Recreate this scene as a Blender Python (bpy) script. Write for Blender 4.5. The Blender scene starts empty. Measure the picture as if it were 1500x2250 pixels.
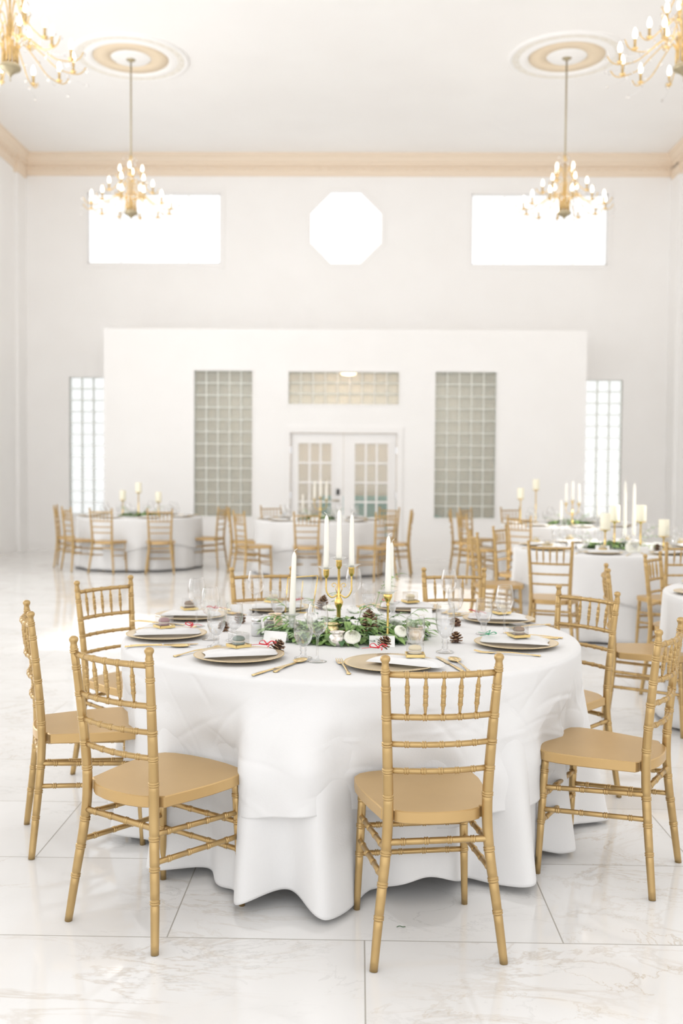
import bpy, bmesh, math, random
from mathutils import Vector, Matrix
random.seed(7)
PI = math.pi
R = math.radians

# ------------------------------------------------------------ camera, light, exposure
sc = bpy.context.scene
COL = sc.collection
cam_d = bpy.data.cameras.new('camera')
cam = bpy.data.objects.new('camera', cam_d)
COL.objects.link(cam)
YAW, PITCH, ROLL, CAMH = R(1.0), R(2.3), .0074, 1.44
fw = Vector((-math.sin(YAW)*math.cos(PITCH), math.cos(YAW)*math.cos(PITCH), -math.sin(PITCH)))
rt = Vector((math.cos(YAW), math.sin(YAW), 0))
up = rt.cross(fw)
r2 = rt*math.cos(ROLL) + up*math.sin(ROLL)
u2 = up*math.cos(ROLL) - rt*math.sin(ROLL)
M = Matrix((r2, u2, -fw)).transposed().to_4x4()
M.translation = Vector((0, 0, CAMH))
cam.matrix_world = M
cam_d.sensor_fit = 'VERTICAL'
cam_d.sensor_height = 36
cam_d.lens = 35
cam_d.clip_end = 100
cam_d.dof.use_dof = True
cam_d.dof.focus_distance = 3.25
cam_d.dof.aperture_fstop = 2.5
sc.camera = cam

wd = bpy.data.worlds.new('daylight')
sc.world = wd
wd.use_nodes = True
bg = wd.node_tree.nodes['Background']
bg.inputs[0].default_value = (.98, .985, 1, 1)
bg.inputs[1].default_value = 4.4

sun_d = bpy.data.lights.new('sun', 'SUN')
sun_d.energy = 16
sun_d.angle = R(1.2)
sun_d.color = (1, .95, .87)
sun = bpy.data.objects.new('sun', sun_d)
COL.objects.link(sun)
sun.rotation_euler = Vector((-.82, .03, -.50)).to_track_quat('-Z', 'Y').to_euler()

def area(name, loc, direction, sx, sy, power, col=(1, 1, 1)):
    d = bpy.data.lights.new(name, 'AREA')
    d.shape = 'RECTANGLE'; d.size = sx; d.size_y = sy; d.energy = power; d.color = col
    o = bpy.data.objects.new(name, d)
    COL.objects.link(o)
    o.location = loc
    o.rotation_euler = Vector(direction).to_track_quat('-Z', 'Z').to_euler()
    return o
area('fill_left', (-6.9, 9.6, 3.2), (1, 0, -.12), 14.5, 4.6, 2250, (.98, .99, 1))  # added fill panel outside the left wall, brightens the hall
area('fill_right', (6.4, 3.0, 5.9), (-1, 0, -.15), 9, 1.2, 700, (.98, .99, 1))  # added fill panel high outside the right wall
area('fill_rear', (-.3, -3.2, 3.0), (0, 1, 0), 9, 4.5, 110, (.98, .99, 1))  # added fill panel behind the camera, lifts the foreground

vs = sc.view_settings
vs.view_transform = 'Standard'
vs.look = 'None'
vs.exposure = -1.50
vs.gamma = 1
vs.use_curve_mapping = False
sc.cycles.max_bounces = 12
sc.cycles.diffuse_bounces = 10
sc.cycles.transparent_max_bounces = 32
sc.cycles.caustics_reflective = False
sc.cycles.caustics_refractive = False

# ------------------------------------------------------------ materials
def mat(name, col, rough=.5, metal=0, **kw):
    m = bpy.data.materials.new(name)
    m.use_nodes = True
    b = m.node_tree.nodes['Principled BSDF']
    b.inputs['Base Color'].default_value = (*col, 1)
    b.inputs['Roughness'].default_value = rough
    b.inputs['Metallic'].default_value = metal
    for k, v in kw.items():
        b.inputs[k.replace('_', ' ')].default_value = v
    return m

def noisy(m, c1, c2, scale=8, detail=4, dist=0, bump=0, bscale=None, coords='Object'):
    nt = m.node_tree; N = nt.nodes; L = nt.links
    b = N['Principled BSDF']
    tc = N.new('ShaderNodeTexCoord')
    n = N.new('ShaderNodeTexNoise'); n.inputs['Scale'].default_value = scale
    n.inputs['Detail'].default_value = detail; n.inputs['Distortion'].default_value = dist
    L.new(tc.outputs[coords], n.inputs['Vector'])
    cr = N.new('ShaderNodeValToRGB')
    cr.color_ramp.elements[0].color = (*c1, 1); cr.color_ramp.elements[1].color = (*c2, 1)
    cr.color_ramp.elements[0].position = .35; cr.color_ramp.elements[1].position = .65
    L.new(n.outputs['Fac'], cr.inputs[0]); L.new(cr.outputs[0], b.inputs['Base Color'])
    if bump:
        n2 = N.new('ShaderNodeTexNoise'); n2.inputs['Scale'].default_value = bscale or scale
        n2.inputs['Detail'].default_value = 3
        L.new(tc.outputs[coords], n2.inputs['Vector'])
        bp = N.new('ShaderNodeBump'); bp.inputs['Strength'].default_value = bump
        bp.inputs['Distance'].default_value = .01
        L.new(n2.outputs['Fac'], bp.inputs['Height']); L.new(bp.outputs[0], b.inputs['Normal'])
    return m

def emis(name, col, s):
    m = bpy.data.materials.new(name); m.use_nodes = True
    b = m.node_tree.nodes['Principled BSDF']
    b.inputs['Base Color'].default_value = (*col, 1)
    b.inputs['Emission Color'].default_value = (*col, 1)
    b.inputs['Emission Strength'].default_value = s
    return m

def thin_glass(name, tint=(1, 1, 1), gloss=.55, rough=.02, base=.05, milk=0, milkcol=(1, 1, 1), power=.35):
    m = bpy.data.materials.new(name); m.use_nodes = True
    nt = m.node_tree; N = nt.nodes; L = nt.links
    for n in list(N):
        if n.type != 'OUTPUT_MATERIAL': N.remove(n)
    out = [n for n in N if n.type == 'OUTPUT_MATERIAL'][0]
    tr = N.new('ShaderNodeBsdfTransparent'); tr.inputs[0].default_value = (*tint, 1)
    gl = N.new('ShaderNodeBsdfGlossy'); gl.inputs['Roughness'].default_value = rough
    lw = N.new('ShaderNodeLayerWeight'); lw.inputs['Blend'].default_value = power
    mr = N.new('ShaderNodeMapRange'); mr.inputs['To Min'].default_value = base; mr.inputs['To Max'].default_value = gloss
    L.new(lw.outputs['Facing'], mr.inputs['Value'])
    mx = N.new('ShaderNodeMixShader')
    L.new(mr.outputs[0], mx.inputs[0]); L.new(tr.outputs[0], mx.inputs[1]); L.new(gl.outputs[0], mx.inputs[2])
    last = mx
    if milk:
        df = N.new('ShaderNodeBsdfTranslucent'); df.inputs[0].default_value = (*milkcol, 1)
        d2 = N.new('ShaderNodeBsdfDiffuse'); d2.inputs[0].default_value = (*milkcol, 1)
        ad = N.new('ShaderNodeMixShader'); ad.inputs[0].default_value = .4
        L.new(df.outputs[0], ad.inputs[1]); L.new(d2.outputs[0], ad.inputs[2])
        m2 = N.new('ShaderNodeMixShader'); m2.inputs[0].default_value = milk
        L.new(mx.outputs[0], m2.inputs[1]); L.new(ad.outputs[0], m2.inputs[2]); last = m2
    L.new(last.outputs[0], out.inputs[0])
    return m

MT = {}
MT['wall'] = noisy(mat('white_plaster', (.86, .85, .83), .85), (.885, .876, .866), (.90, .893, .885), 1.5, 2)
MT['ceil'] = noisy(mat('ceiling_paint', (.86, .84, .82), .9), (.875, .862, .85), (.89, .88, .868), 1, 2)
MT['trim'] = mat('white_trim_paint', (.88, .87, .86), .45)
MT['crown'] = mat('beige_cornice', (.82, .70, .57), .8)
MT['beige'] = mat('beige_medallion_band', (.80, .67, .50), .8)
MT['plaster_relief'] = mat('plaster_relief', (.80, .765, .70), .85)
MT['cloth'] = noisy(mat('white_linen', (.9, .895, .89), .9, Sheen_Weight=.1), (.755, .75, .745), (.775, .77, .765), 3, 3, bump=.05, bscale=160)
MT['napkin'] = noisy(mat('white_napkin_cotton', (.9, .9, .89), .9), (.77, .765, .755), (.79, .785, .78), 6, 3, bump=.15, bscale=90)
MT['gold'] = noisy(mat('gold_painted_wood', (.56, .38, .16), .33, .75), (.48, .325, .14), (.535, .37, .165), 7, 3)
MT['goldseat'] = noisy(mat('gold_painted_seat', (.6, .42, .19), .34, .55), (.56, .375, .165), (.60, .405, .18), 4, 3)
MT['brass'] = mat('polished_gold_metal', (.83, .6, .2), .22, 1)
MT['antique'] = noisy(mat('antique_gold_metal', (.7, .5, .22), .35, .85), (.62, .45, .2), (.85, .62, .3), 30, 3)
MT['pewter'] = mat('aged_bronze_bowl', (.42, .36, .24), .4, .7)
MT['cutlery'] = mat('gold_cutlery', (.86, .66, .34), .15, 1)
MT['charger'] = mat('gold_charger_glaze', (.74, .61, .42), .32, .5)
MT['charger_rim'] = mat('gold_charger_rim', (.72, .55, .25), .3, .8)
MT['glass'] = thin_glass('clear_glass', (.995, .995, .995), .85, .05, .05, power=.30)
MT['petalglass'] = thin_glass('pressed_glass', (1, 1, 1), .85, .08, .15, milk=.28, milkcol=(.95, .95, .95))
MT['pane'] = thin_glass('window_pane_glass', (.97, .98, .98), .4, .02, .04)
MT['clearbox'] = thin_glass('clear_plastic', (.97, .97, .97), .6, .08, .07)
MT['water'] = thin_glass('water_surface', (.975, .98, .985), .5, .05, .06, power=.25)
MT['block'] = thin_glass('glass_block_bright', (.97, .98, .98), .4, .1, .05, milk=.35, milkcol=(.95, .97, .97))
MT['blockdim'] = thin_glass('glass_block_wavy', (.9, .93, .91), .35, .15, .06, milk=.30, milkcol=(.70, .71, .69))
MT['mortar'] = mat('glass_block_joint', (.80, .82, .78), .6)
MT['wax'] = mat('ivory_wax', (.93, .9, .82), .5, Subsurface_Weight=.15, Subsurface_Radius=(.02, .015, .01))
MT['pillarwax'] = mat('cream_wax', (.93, .89, .72), .5)
MT['wick'] = mat('candle_wick', (.85, .82, .76), .8)
MT['paper'] = mat('white_card', (.9, .89, .87), .8)
MT['ink'] = mat('gold_ink', (.70, .56, .34), .5)
MT['red'] = mat('red_ribbon', (.62, .02, .04), .5)
MT['green'] = mat('green_ribbon', (.08, .36, .2), .5)
MT['leaf'] = noisy(mat('green_leaf', (.12, .25, .08), .45), (.11, .24, .05), (.33, .50, .16), 14, 2)
MT['leaf2'] = noisy(mat('pale_leaf', (.3, .42, .22), .5), (.25, .38, .2), (.42, .53, .30), 14, 2)
MT['leaf3'] = noisy(mat('dark_leaf', (.05, .14, .05), .45), (.03, .10, .035), (.09, .2, .07), 14, 2)
MT['petal'] = mat('cream_petal', (.95, .94, .83), .6, Subsurface_Weight=.1, Subsurface_Radius=(.01, .01, .005))
MT['petalw'] = mat('white_petal', (.92, .91, .88), .6)
MT['cone'] = noisy(mat('pinecone_scale', (.28, .14, .07), .6), (.07, .03, .015), (.22, .11, .055), 40, 2)
MT['conetip'] = mat('pinecone_tip', (.40, .25, .14), .6)
MT['conecore'] = mat('pinecone_core', (.10, .05, .03), .7)
MT['mercury'] = noisy(mat('mercury_glass', (.8, .74, .68), .22, .75), (.62, .56, .5), (.98, .94, .9), 70, 4)
MT['mercgold'] = noisy(mat('gold_mercury_glass', (.8, .65, .35), .25, .8), (.5, .38, .16), (.95, .82, .5), 80, 4)
MT['peachglass'] = noisy(mat('peach_votive_glass', (.85, .66, .48), .3, .3), (.8, .6, .4), (.95, .8, .65), 60, 4)
MT['tray'] = mat('gold_foil_tray', (.92, .72, .32), .25, .8)
MT['salt'] = mat('salt_grains', (.92, .92, .91), .8)
MT['pepper'] = noisy(mat('pepper_grains', (.3, .28, .25), .8), (.15, .14, .12), (.5, .47, .42), 250, 2)
MT['steel'] = mat('brushed_steel', (.75, .75, .75), .25, 1)
MT['black'] = mat('black_lock', (.02, .02, .02), .3)
MT['bulb'] = emis('lit_bulb', (1, .93, .80), 9)
MT['crystal'] = thin_glass('cut_crystal', (.97, .96, .96), .9, .03, .35)
MT['foyerwall'] = noisy(mat('foyer_wall_paint', (.66, .62, .55), .8), (.56, .54, .50), (.61, .585, .54), 2, 2)
MT['teal'] = mat('teal_fabric', (.05, .30, .33), .8)
MT['white_metal'] = mat('white_painted_metal', (.9, .9, .9), .4)
MAC = {'mauve': mat('mauve_macaron', (.42, .24, .25), .6), 'green': mat('sage_macaron', (.24, .30, .26), .6),
       'brown': mat('brown_macaron', (.33, .24, .18), .6), 'pale': mat('vanilla_macaron', (.83, .72, .5), .6)}
MT['filling'] = mat('cream_filling', (.9, .82, .68), .6)

def floor_material():
    m = mat('polished_marble_tile', (.86, .85, .83), .06)
    nt = m.node_tree; N = nt.nodes; L = nt.links; b = N['Principled BSDF']
    tc = N.new('ShaderNodeTexCoord')
    mp = N.new('ShaderNodeMapping')
    mp.inputs['Location'].default_value = (-.028, -.53, 0)
    L.new(tc.outputs['Object'], mp.inputs[0])
    br = N.new('ShaderNodeTexBrick')
    br.offset = .5; br.offset_frequency = 2; br.squash = 1
    br.inputs['Scale'].default_value = 1
    br.inputs['Brick Width'].default_value = 1.22
    br.inputs['Row Height'].default_value = .62
    br.inputs['Mortar Size'].default_value = .0022
    br.inputs['Mortar Smooth'].default_value = 0
    br.inputs['Color1'].default_value = (0, 0, 0, 1); br.inputs['Color2'].default_value = (1, 1, 1, 1)
    br.inputs['Mortar'].default_value = (0, 0, 0, 1)
    L.new(mp.outputs[0], br.inputs['Vector'])
    # veins, shifted per tile
    sh = N.new('ShaderNodeVectorMath'); sh.operation = 'SCALE'; sh.inputs['Scale'].default_value = 7.0
    L.new(br.outputs['Color'], sh.inputs[0])
    ad = N.new('ShaderNodeVectorMath'); ad.operation = 'ADD'
    L.new(mp.outputs[0], ad.inputs[0]); L.new(sh.outputs[0], ad.inputs[1])
    def vein(scale, dist, width, rot, strength, col):
        m2 = N.new('ShaderNodeMapping'); m2.inputs['Rotation'].default_value = (0, 0, rot)
        m2.inputs['Scale'].default_value = (1, 2.1, 1)
        L.new(ad.outputs[0], m2.inputs[0])
        n = N.new('ShaderNodeTexNoise'); n.inputs['Scale'].default_value = scale; n.inputs['Detail'].default_value = 9
        n.inputs['Roughness'].default_value = .62
        n.inputs['Distortion'].default_value = dist
        L.new(m2.outputs[0], n.inputs['Vector'])
        s = N.new('ShaderNodeMath'); s.operation = 'SUBTRACT'; s.inputs[1].default_value = .5
        L.new(n.outputs['Fac'], s.inputs[0])
        a = N.new('ShaderNodeMath'); a.operation = 'ABSOLUTE'; L.new(s.outputs[0], a.inputs[0])
        r = N.new('ShaderNodeMapRange'); r.inputs['From Min'].default_value = 0; r.inputs['From Max'].default_value = width
        r.inputs['To Min'].default_value = 1; r.inputs['To Max'].default_value = 0
        L.new(a.outputs[0], r.inputs['Value'])
        n2 = N.new('ShaderNodeTexNoise'); n2.inputs['Scale'].default_value = scale*.9; n2.inputs['Detail'].default_value = 2
        L.new(ad.outputs[0], n2.inputs['Vector'])
        r2_ = N.new('ShaderNodeMapRange'); r2_.inputs['From Min'].default_value = .46; r2_.inputs['From Max'].default_value = .68
        L.new(n2.outputs['Fac'], r2_.inputs['Value'])
        mu = N.new('ShaderNodeMath'); mu.operation = 'MULTIPLY'
        L.new(r.outputs[0], mu.inputs[0]); L.new(r2_.outputs[0], mu.inputs[1])
        m3 = N.new('ShaderNodeMath'); m3.operation = 'MULTIPLY'; m3.inputs[1].default_value = strength
        L.new(mu.outputs[0], m3.inputs[0])
        return m3.outputs[0], col
    cur = None
    n0 = N.new('ShaderNodeTexNoise'); n0.inputs['Scale'].default_value = 1.8; n0.inputs['Detail'].default_value = 3
    L.new(ad.outputs[0], n0.inputs['Vector'])
    cr = N.new('ShaderNodeValToRGB')
    cr.color_ramp.elements[0].color = (.80, .79, .775, 1); cr.color_ramp.elements[1].color = (.86, .855, .845, 1)
    cr.color_ramp.elements[0].position = .3; cr.color_ramp.elements[1].position = .62
    L.new(n0.outputs['Fac'], cr.inputs[0])
    cur = cr.outputs[0]
    for v in (vein(1.3, 1.1, .022, .6, .55, (.58, .51, .43, 1)), vein(2.6, .7, .014, -.5, .42, (.46, .45, .43, 1)),
              vein(.9, 1.6, .007, .2, .6, (.52, .42, .30, 1))):
        mx = N.new('ShaderNodeMixRGB'); mx.inputs[2].default_value = v[1]
        L.new(v[0], mx.inputs[0]); L.new(cur, mx.inputs[1]); cur = mx.outputs[0]
    mx = N.new('ShaderNodeMixRGB'); mx.inputs[2].default_value = (.42, .40, .36, 1)
    L.new(br.outputs['Fac'], mx.inputs[0]); L.new(cur, mx.inputs[1])
    L.new(mx.outputs[0], b.inputs['Base Color'])
    rr = N.new('ShaderNodeMapRange'); rr.inputs['To Min'].default_value = .06; rr.inputs['To Max'].default_value = .7
    L.new(br.outputs['Fac'], rr.inputs['Value']); L.new(rr.outputs[0], b.inputs['Roughness'])
    b.inputs['IOR'].default_value = 1.5
    return m
MT['floor'] = floor_material()

# ------------------------------------------------------------ mesh helpers
def obj(name, bm, m, parent=None, smooth=False, loc=None, rot=None):
    me = bpy.data.meshes.new(name)
    bm.normal_update()
    bm.to_mesh(me); bm.free()
    if isinstance(m, (list, tuple)):
        for x in m: me.materials.append(x)
    else: me.materials.append(m)
    if smooth:
        for p in me.polygons: p.use_smooth = True
    o = bpy.data.objects.new(name, me)
    COL.objects.link(o)
    if parent: o.parent = parent
    if loc is not None: o.location = loc
    if rot is not None: o.rotation_euler = rot
    return o
def tag(o, label, cat, group=None, kind=None):
    o['label'] = label; o['category'] = cat
    if group: o['group'] = group
    if kind: o['kind'] = kind
    return o
def thing(name, label, cat, loc=(0, 0, 0), rz=0, group=None):
    o = bpy.data.objects.new(name, None); COL.objects.link(o)
    o.empty_display_size = .05
    o.location = loc; o.rotation_euler = (0, 0, rz)
    return tag(o, label, cat, group)
def struct(o):
    o['kind'] = 'structure'; return o
def dup(root, loc, rz, label, group=None, scale=None, tilt=None):
    r = root.copy(); COL.objects.link(r)
    r.location = loc; r.rotation_euler = (0, 0, rz) if tilt is None else tilt
    if scale: r.scale = scale
    r['label'] = label
    if group: r['group'] = group
    elif 'group' in r: del r['group']
    for ch in KIDS(root):
        c = ch.copy(); COL.objects.link(c); c.parent = r
        for g in KIDS(ch):
            d = g.copy(); COL.objects.link(d); d.parent = c
    return r
def KIDS(o): return [c for c in list(o.children)]

def box(bm, x0, x1, y0, y1, z0, z1, mi=0):
    v = [bm.verts.new((x, y, z)) for x in (x0, x1) for y in (y0, y1) for z in (z0, z1)]
    for f in ((0, 1, 3, 2), (4, 6, 7, 5), (0, 4, 5, 1), (2, 3, 7, 6), (0, 2, 6, 4), (1, 5, 7, 3)):
        bm.faces.new([v[i] for i in f]).material_index = mi
    return v
def bevel(bm, w, seg=2):
    bmesh.ops.bevel(bm, geom=bm.edges[:], offset=w, segments=seg, affect='EDGES', profile=.6)
def lathe(bm, prof, n=24, c=(0, 0, 0), mi=0, smooth=True, rfun=None):
    rings = []
    for r, z in prof:
        if r < 1e-6: rings.append([bm.verts.new((c[0], c[1], c[2]+z))])
        else:
            rings.append([bm.verts.new((c[0]+(r*(rfun(k*2*PI/n, z) if rfun else 1))*math.cos(2*PI*k/n),
                                        c[1]+(r*(rfun(k*2*PI/n, z) if rfun else 1))*math.sin(2*PI*k/n), c[2]+z)) for k in range(n)])
    for a, b in zip(rings, rings[1:]):
        for k in range(n):
            k2 = (k+1) % n
            if len(a) == 1 and len(b) == 1: continue
            if len(a) == 1: f = bm.faces.new((a[0], b[k2], b[k]))
            elif len(b) == 1: f = bm.faces.new((a[k], a[k2], b[0]))
            else: f = bm.faces.new((a[k], a[k2], b[k2], b[k]))
            f.smooth = smooth; f.material_index = mi
def sweep(bm, pts, rad, n=10, cap=True, flat=None, mi=0):
    """tube along pts with a radius each; flat=(wx,wy) scales the section"""
    P = [Vector(p) for p in pts]
    rings = []; ref = None
    for i, p in enumerate(P):
        t = (P[min(i+1, len(P)-1)] - P[max(i-1, 0)])
        if t.length < 1e-9: t = Vector((0, 0, 1))
        t.normalize()
        if ref is None:
            ref = Vector((1, 0, 0)) if abs(t.x) < .9 else Vector((0, 1, 0))
        a = ref - t*ref.dot(t)
        a.normalize(); b = t.cross(a); ref = a
        r = rad[i] if hasattr(rad, '__len__') else rad
        ring = []
        for k in range(n):
            an = 2*PI*k/n
            fx, fy = flat if flat else (1, 1)
            ring.append(bm.verts.new(p + a*(math.cos(an)*r*fx) + b*(math.sin(an)*r*fy)))
        rings.append(ring)
    for a, b in zip(rings, rings[1:]):
        for k in range(n):
            f = bm.faces.new((a[k], a[(k+1) % n], b[(k+1) % n], b[k])); f.smooth = True; f.material_index = mi
    if cap:
        bm.faces.new(rings[0][::-1]).material_index = mi; bm.faces.new(rings[-1]).material_index = mi
def spline(P, n=10):
    P = [Vector(p) for p in P]
    out = []
    Q = [P[0]*2-P[1]] + P + [P[-1]*2-P[-2]]
    for i in range(1, len(Q)-2):
        for k in range(n):
            t = k/n
            a, b, c, d = Q[i-1], Q[i], Q[i+1], Q[i+2]
            out.append(.5*((2*b)+(c-a)*t+(2*a-5*b+4*c-d)*t*t+(3*b-a-3*c+d)*t**3))
    out.append(P[-1])
    return out
def NB(): return bmesh.new()

# ------------------------------------------------------------ the room
CX = -.26
YW, YV, HC = 17.75, 16.45, 7.0
XL, XR, YB = -6.0, 5.48, -2.6
VX0, VX1, VZ = -4.23, 3.71, 3.74

def grid_wall(bm, a0, a1, z0, z1, holes, place, t0, t1):
    """place(a, t, z) -> point; builds boxes for the cells of the grid not inside holes"""
    As = sorted({a0, a1} | {h[i] for h in holes for i in (0, 1)})
    Zs = sorted({z0, z1} | {h[i] for h in holes for i in (2, 3)})
    for i in range(len(As)-1):
        j = 0
        while j < len(Zs)-1:
            am = (As[i]+As[i+1])/2
            def solid(q): 
                zm = (Zs[q]+Zs[q+1])/2
                return not any(h[0] < am < h[1] and h[2] < zm < h[3] for h in holes)
            if not solid(j): j += 1; continue
            k = j
            while k+1 < len(Zs)-1 and solid(k+1): k += 1
            v = [bm.verts.new(place(a, t, z)) for a in (As[i], As[i+1]) for t in (t0, t1) for z in (Zs[j], Zs[k+1])]
            for f in ((0, 1, 3, 2), (4, 6, 7, 5), (0, 4, 5, 1), (2, 3, 7, 6), (0, 2, 6, 4), (1, 5, 7, 3)):
                bm.faces.new([v[q] for q in f])
            j = k+1

bm = NB(); box(bm, XL-.3, XR+.3, YB, YW+3, -.1, 0)
struct(obj('floor', bm, MT['floor']))
bm = NB(); box(bm, XL-.3, XR+.3, YB, YW+.3, HC, HC+.2)
struct(obj('ceiling', bm, MT['ceil']))

s = YW/17.4
UW1 = (-4.752*s, -2.43*s, 5.10, 6.34)
UW2 = (1.90*s, 4.239*s, 5.10, 6.34)
OCT = (-.885*s, .355*s, 5.09, 6.39)
GB1 = (-5.18, -4.56, .66, 3.10)
GB2 = (4.00, 4.64, .66, 3.10)
bm = NB()
DOORHOLE = (VX0+.3, VX1-.3, 0, 3.3)     # behind the vestibule the hall wall is open to the foyer
grid_wall(bm, XL-.3, XR+.3, 0, HC, [UW1, UW2, OCT, GB1, GB2, DOORHOLE], lambda a, t, z: (a, t, z), YW, YW+.14)
c8 = (OCT[1]-OCT[0])*.293
for sx, xa in ((1, OCT[0]), (-1, OCT[1])):
    for sz, za in ((1, OCT[2]), (-1, OCT[3])):
        tri = [(xa, za), (xa+sx*c8, za), (xa, za+sz*c8)]
        A = [bm.verts.new((p[0], YW, p[1])) for p in tri]; B = [bm.verts.new((p[0], YW+.14, p[1])) for p in tri]
        bm.faces.new(A); bm.faces.new(B[::-1])
        for q in range(3): bm.faces.new((A[q], A[(q+1) % 3], B[(q+1) % 3], B[q]))
struct(obj('wall_back', bm, MT['wall']))

# side walls; their unseen openings are added to let light into the hall
bm = NB()
LH = [(1+3.2*k, 3.2+3.2*k, .9, 5.6) for k in range(-1, 4)]
grid_wall(bm, YB, YW, 0, HC, LH, lambda a, t, z: (t, a, z), XL-.3, XL)
struct(obj('wall_left', bm, MT['wall']))
bm = NB()
RH = [(7.6, 9.6, 4.35, 5.15), (9.0, 13.4, 2.25, 3.25), (-1.6, 2.6, 5.2, 6.4), (3, 7.2, 5.2, 6.4)]  # unseen openings, placed to steer sun patches and pass the right fill
grid_wall(bm, YB, YW, 0, HC, RH, lambda a, t, z: (t, a, z), XR, XR+.3)
struct(obj('wall_right', bm, MT['wall']))

# cornice: profile along the back wall and both side walls
def cornice(name, p0, p1, inward):
    prof = [(0, 6.64), (.03, 6.64), (.035, 6.70), (.05, 6.72), (.05, 6.79), (.085, 6.81), (.085, 6.85), (.12, 6.87), (.15, 6.93), (.19, 6.95), (.19, HC), (0, HC)]
    bm = NB()
    a = [bm.verts.new((p0[0]+inward[0]*d, p0[1]+inward[1]*d, z)) for d, z in prof]
    b = [bm.verts.new((p1[0]+inward[0]*d, p1[1]+inward[1]*d, z)) for d, z in prof]
    n = len(prof)
    for k in range(n): bm.faces.new((a[k], a[(k+1) % n], b[(k+1) % n], b[k]))
    bm.faces.new(a); bm.faces.new(b[::-1])
    L = math.hypot(p1[0]-p0[0], p1[1]-p0[1]); nd = int(L/.15)
    for k in range(nd):
        t = (k+.5)/nd
        x = p0[0]+(p1[0]-p0[0])*t; y = p0[1]+(p1[1]-p0[1])*t
        h = .04
        if inward[1]: box(bm, x-h, x+h, min(y, y+inward[1]*.08), max(y, y+inward[1]*.08), 6.735, 6.785)
        else: box(bm, min(x, x+inward[0]*.08), max(x, x+inward[0]*.08), y-h, y+h, 6.735, 6.785)
    o = struct(obj(name, bm, MT['crown']))
    return o
cornice('trim_1', (XL, YW), (XR, YW), (0, -1))
cornice('trim_2', (XL, YB), (XL, YW), (1, 0))
cornice('trim_3', (XR, YB), (XR, YW), (-1, 0))
# corner pilasters carrying a beige capital
for i, (x0, x1) in enumerate(((XL-.02, XL+.06), (XR-.06, XR+.02))):
    bm = NB(); box(bm, x0, x1, YW-.42, YW+.01, 0, 6.60)
    box(bm, x0-.01, x1+.01, YW-.44, YW+.005, -.01, .16)
    struct(obj('trim_%d' % (4+i), bm, MT['wall']))
    bm = NB(); box(bm, x0-.02, x1+.03, YW-.46, YW-.06, 6.58, 6.8); box(bm, x0-.02, x1+.06, YW-.5, YW-.03, 6.8, 6.97)
    struct(obj('trim_%d' % (6+i), bm, MT['crown']))
for nm, b4 in (('baseboard_back', (XL, XR, YW-.02, YW)), ('baseboard_left', (XL, XL+.02, YB, YW)), ('baseboard_right', (XR-.02, XR, YB, YW))):
    bm = NB(); box(bm, *b4, 0, .14); struct(obj(nm, bm, MT['trim']))

# upper windows
def casing(bm, x0, x1, z0, z1, w, y0, y1):
    box(bm, x0-w, x1+w, y0, y1, z1, z1+w); box(bm, x0-w, x1+w, y0, y1, z0-w, z0)
    box(bm, x0-w, x0, y0, y1, z0, z1); box(bm, x1, x1+w, y0, y1, z0, z1)
def win_root(name):
    o = bpy.data.objects.new(name, None); COL.objects.link(o); o['kind'] = 'structure'; return o
def upper_window(n, H, mull):
    r = win_root('window_%d' % n)
    x0, x1, z0, z1 = H
    bm = NB(); casing(bm, x0, x1, z0, z1, .07, YW-.02, YW+.05)
    for k in mull:
        x = x0+(x1-x0)*k
        box(bm, x-.012, x+.012, YW+.055, YW+.08, z0, z1)
    box(bm, x0, x0+.02, YW+.004, YW+.09, z0, z1); box(bm, x1-.02, x1, YW+.004, YW+.09, z0, z1)
    box(bm, x0, x1, YW+.004, YW+.09, z0, z0+.02); box(bm, x0, x1, YW+.004, YW+.09, z1-.02, z1)
    obj('window_frame', bm, MT['trim'], r)
    bm = NB(); box(bm, x0, x1, YW+.062, YW+.068, z0, z1)
    obj('pane', bm, MT['pane'], r)
upper_window(1, UW1, (.245, .755))
upper_window(2, UW2, (.245, .755))
r = win_root('window_3')
cx8, cz8, h8 = (OCT[0]+OCT[1])/2, (OCT[2]+OCT[3])/2, (OCT[1]-OCT[0])/2
def ocring(ro, ri, y0, y1):
    bm = NB()
    q = []
    for rr, y in ((ro, y0), (ro, y1), (ri, y1), (ri, y0)):
        q.append([bm.verts.new((cx8+rr/math.cos(PI/8)*math.cos(PI/8+k*PI/4), y, cz8+rr/math.cos(PI/8)*math.sin(PI/8+k*PI/4))) for k in range(8)])
    for a, b in zip(q, q[1:]+q[:1]):
        for k in range(8): bm.faces.new((a[k], a[(k+1) % 8], b[(k+1) % 8], b[k]))
    return bm
obj('window_frame', ocring(h8+.07, h8-.01, YW-.02, YW+.05), MT['trim'], r)
bm = NB(); vv = [bm.verts.new((cx8+h8/math.cos(PI/8)*math.cos(PI/8+k*PI/4), YW+.06, cz8+h8/math.cos(PI/8)*math.sin(PI/8+k*PI/4))) for k in range(8)]
f = bm.faces.new(vv); rr_ = bmesh.ops.extrude_face_region(bm, geom=[f])
bmesh.ops.translate(bm, verts=[v for v in rr_['geom'] if isinstance(v, bmesh.types.BMVert)], vec=(0, .006, 0))
obj('pane', bm, MT['pane'], r)

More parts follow.
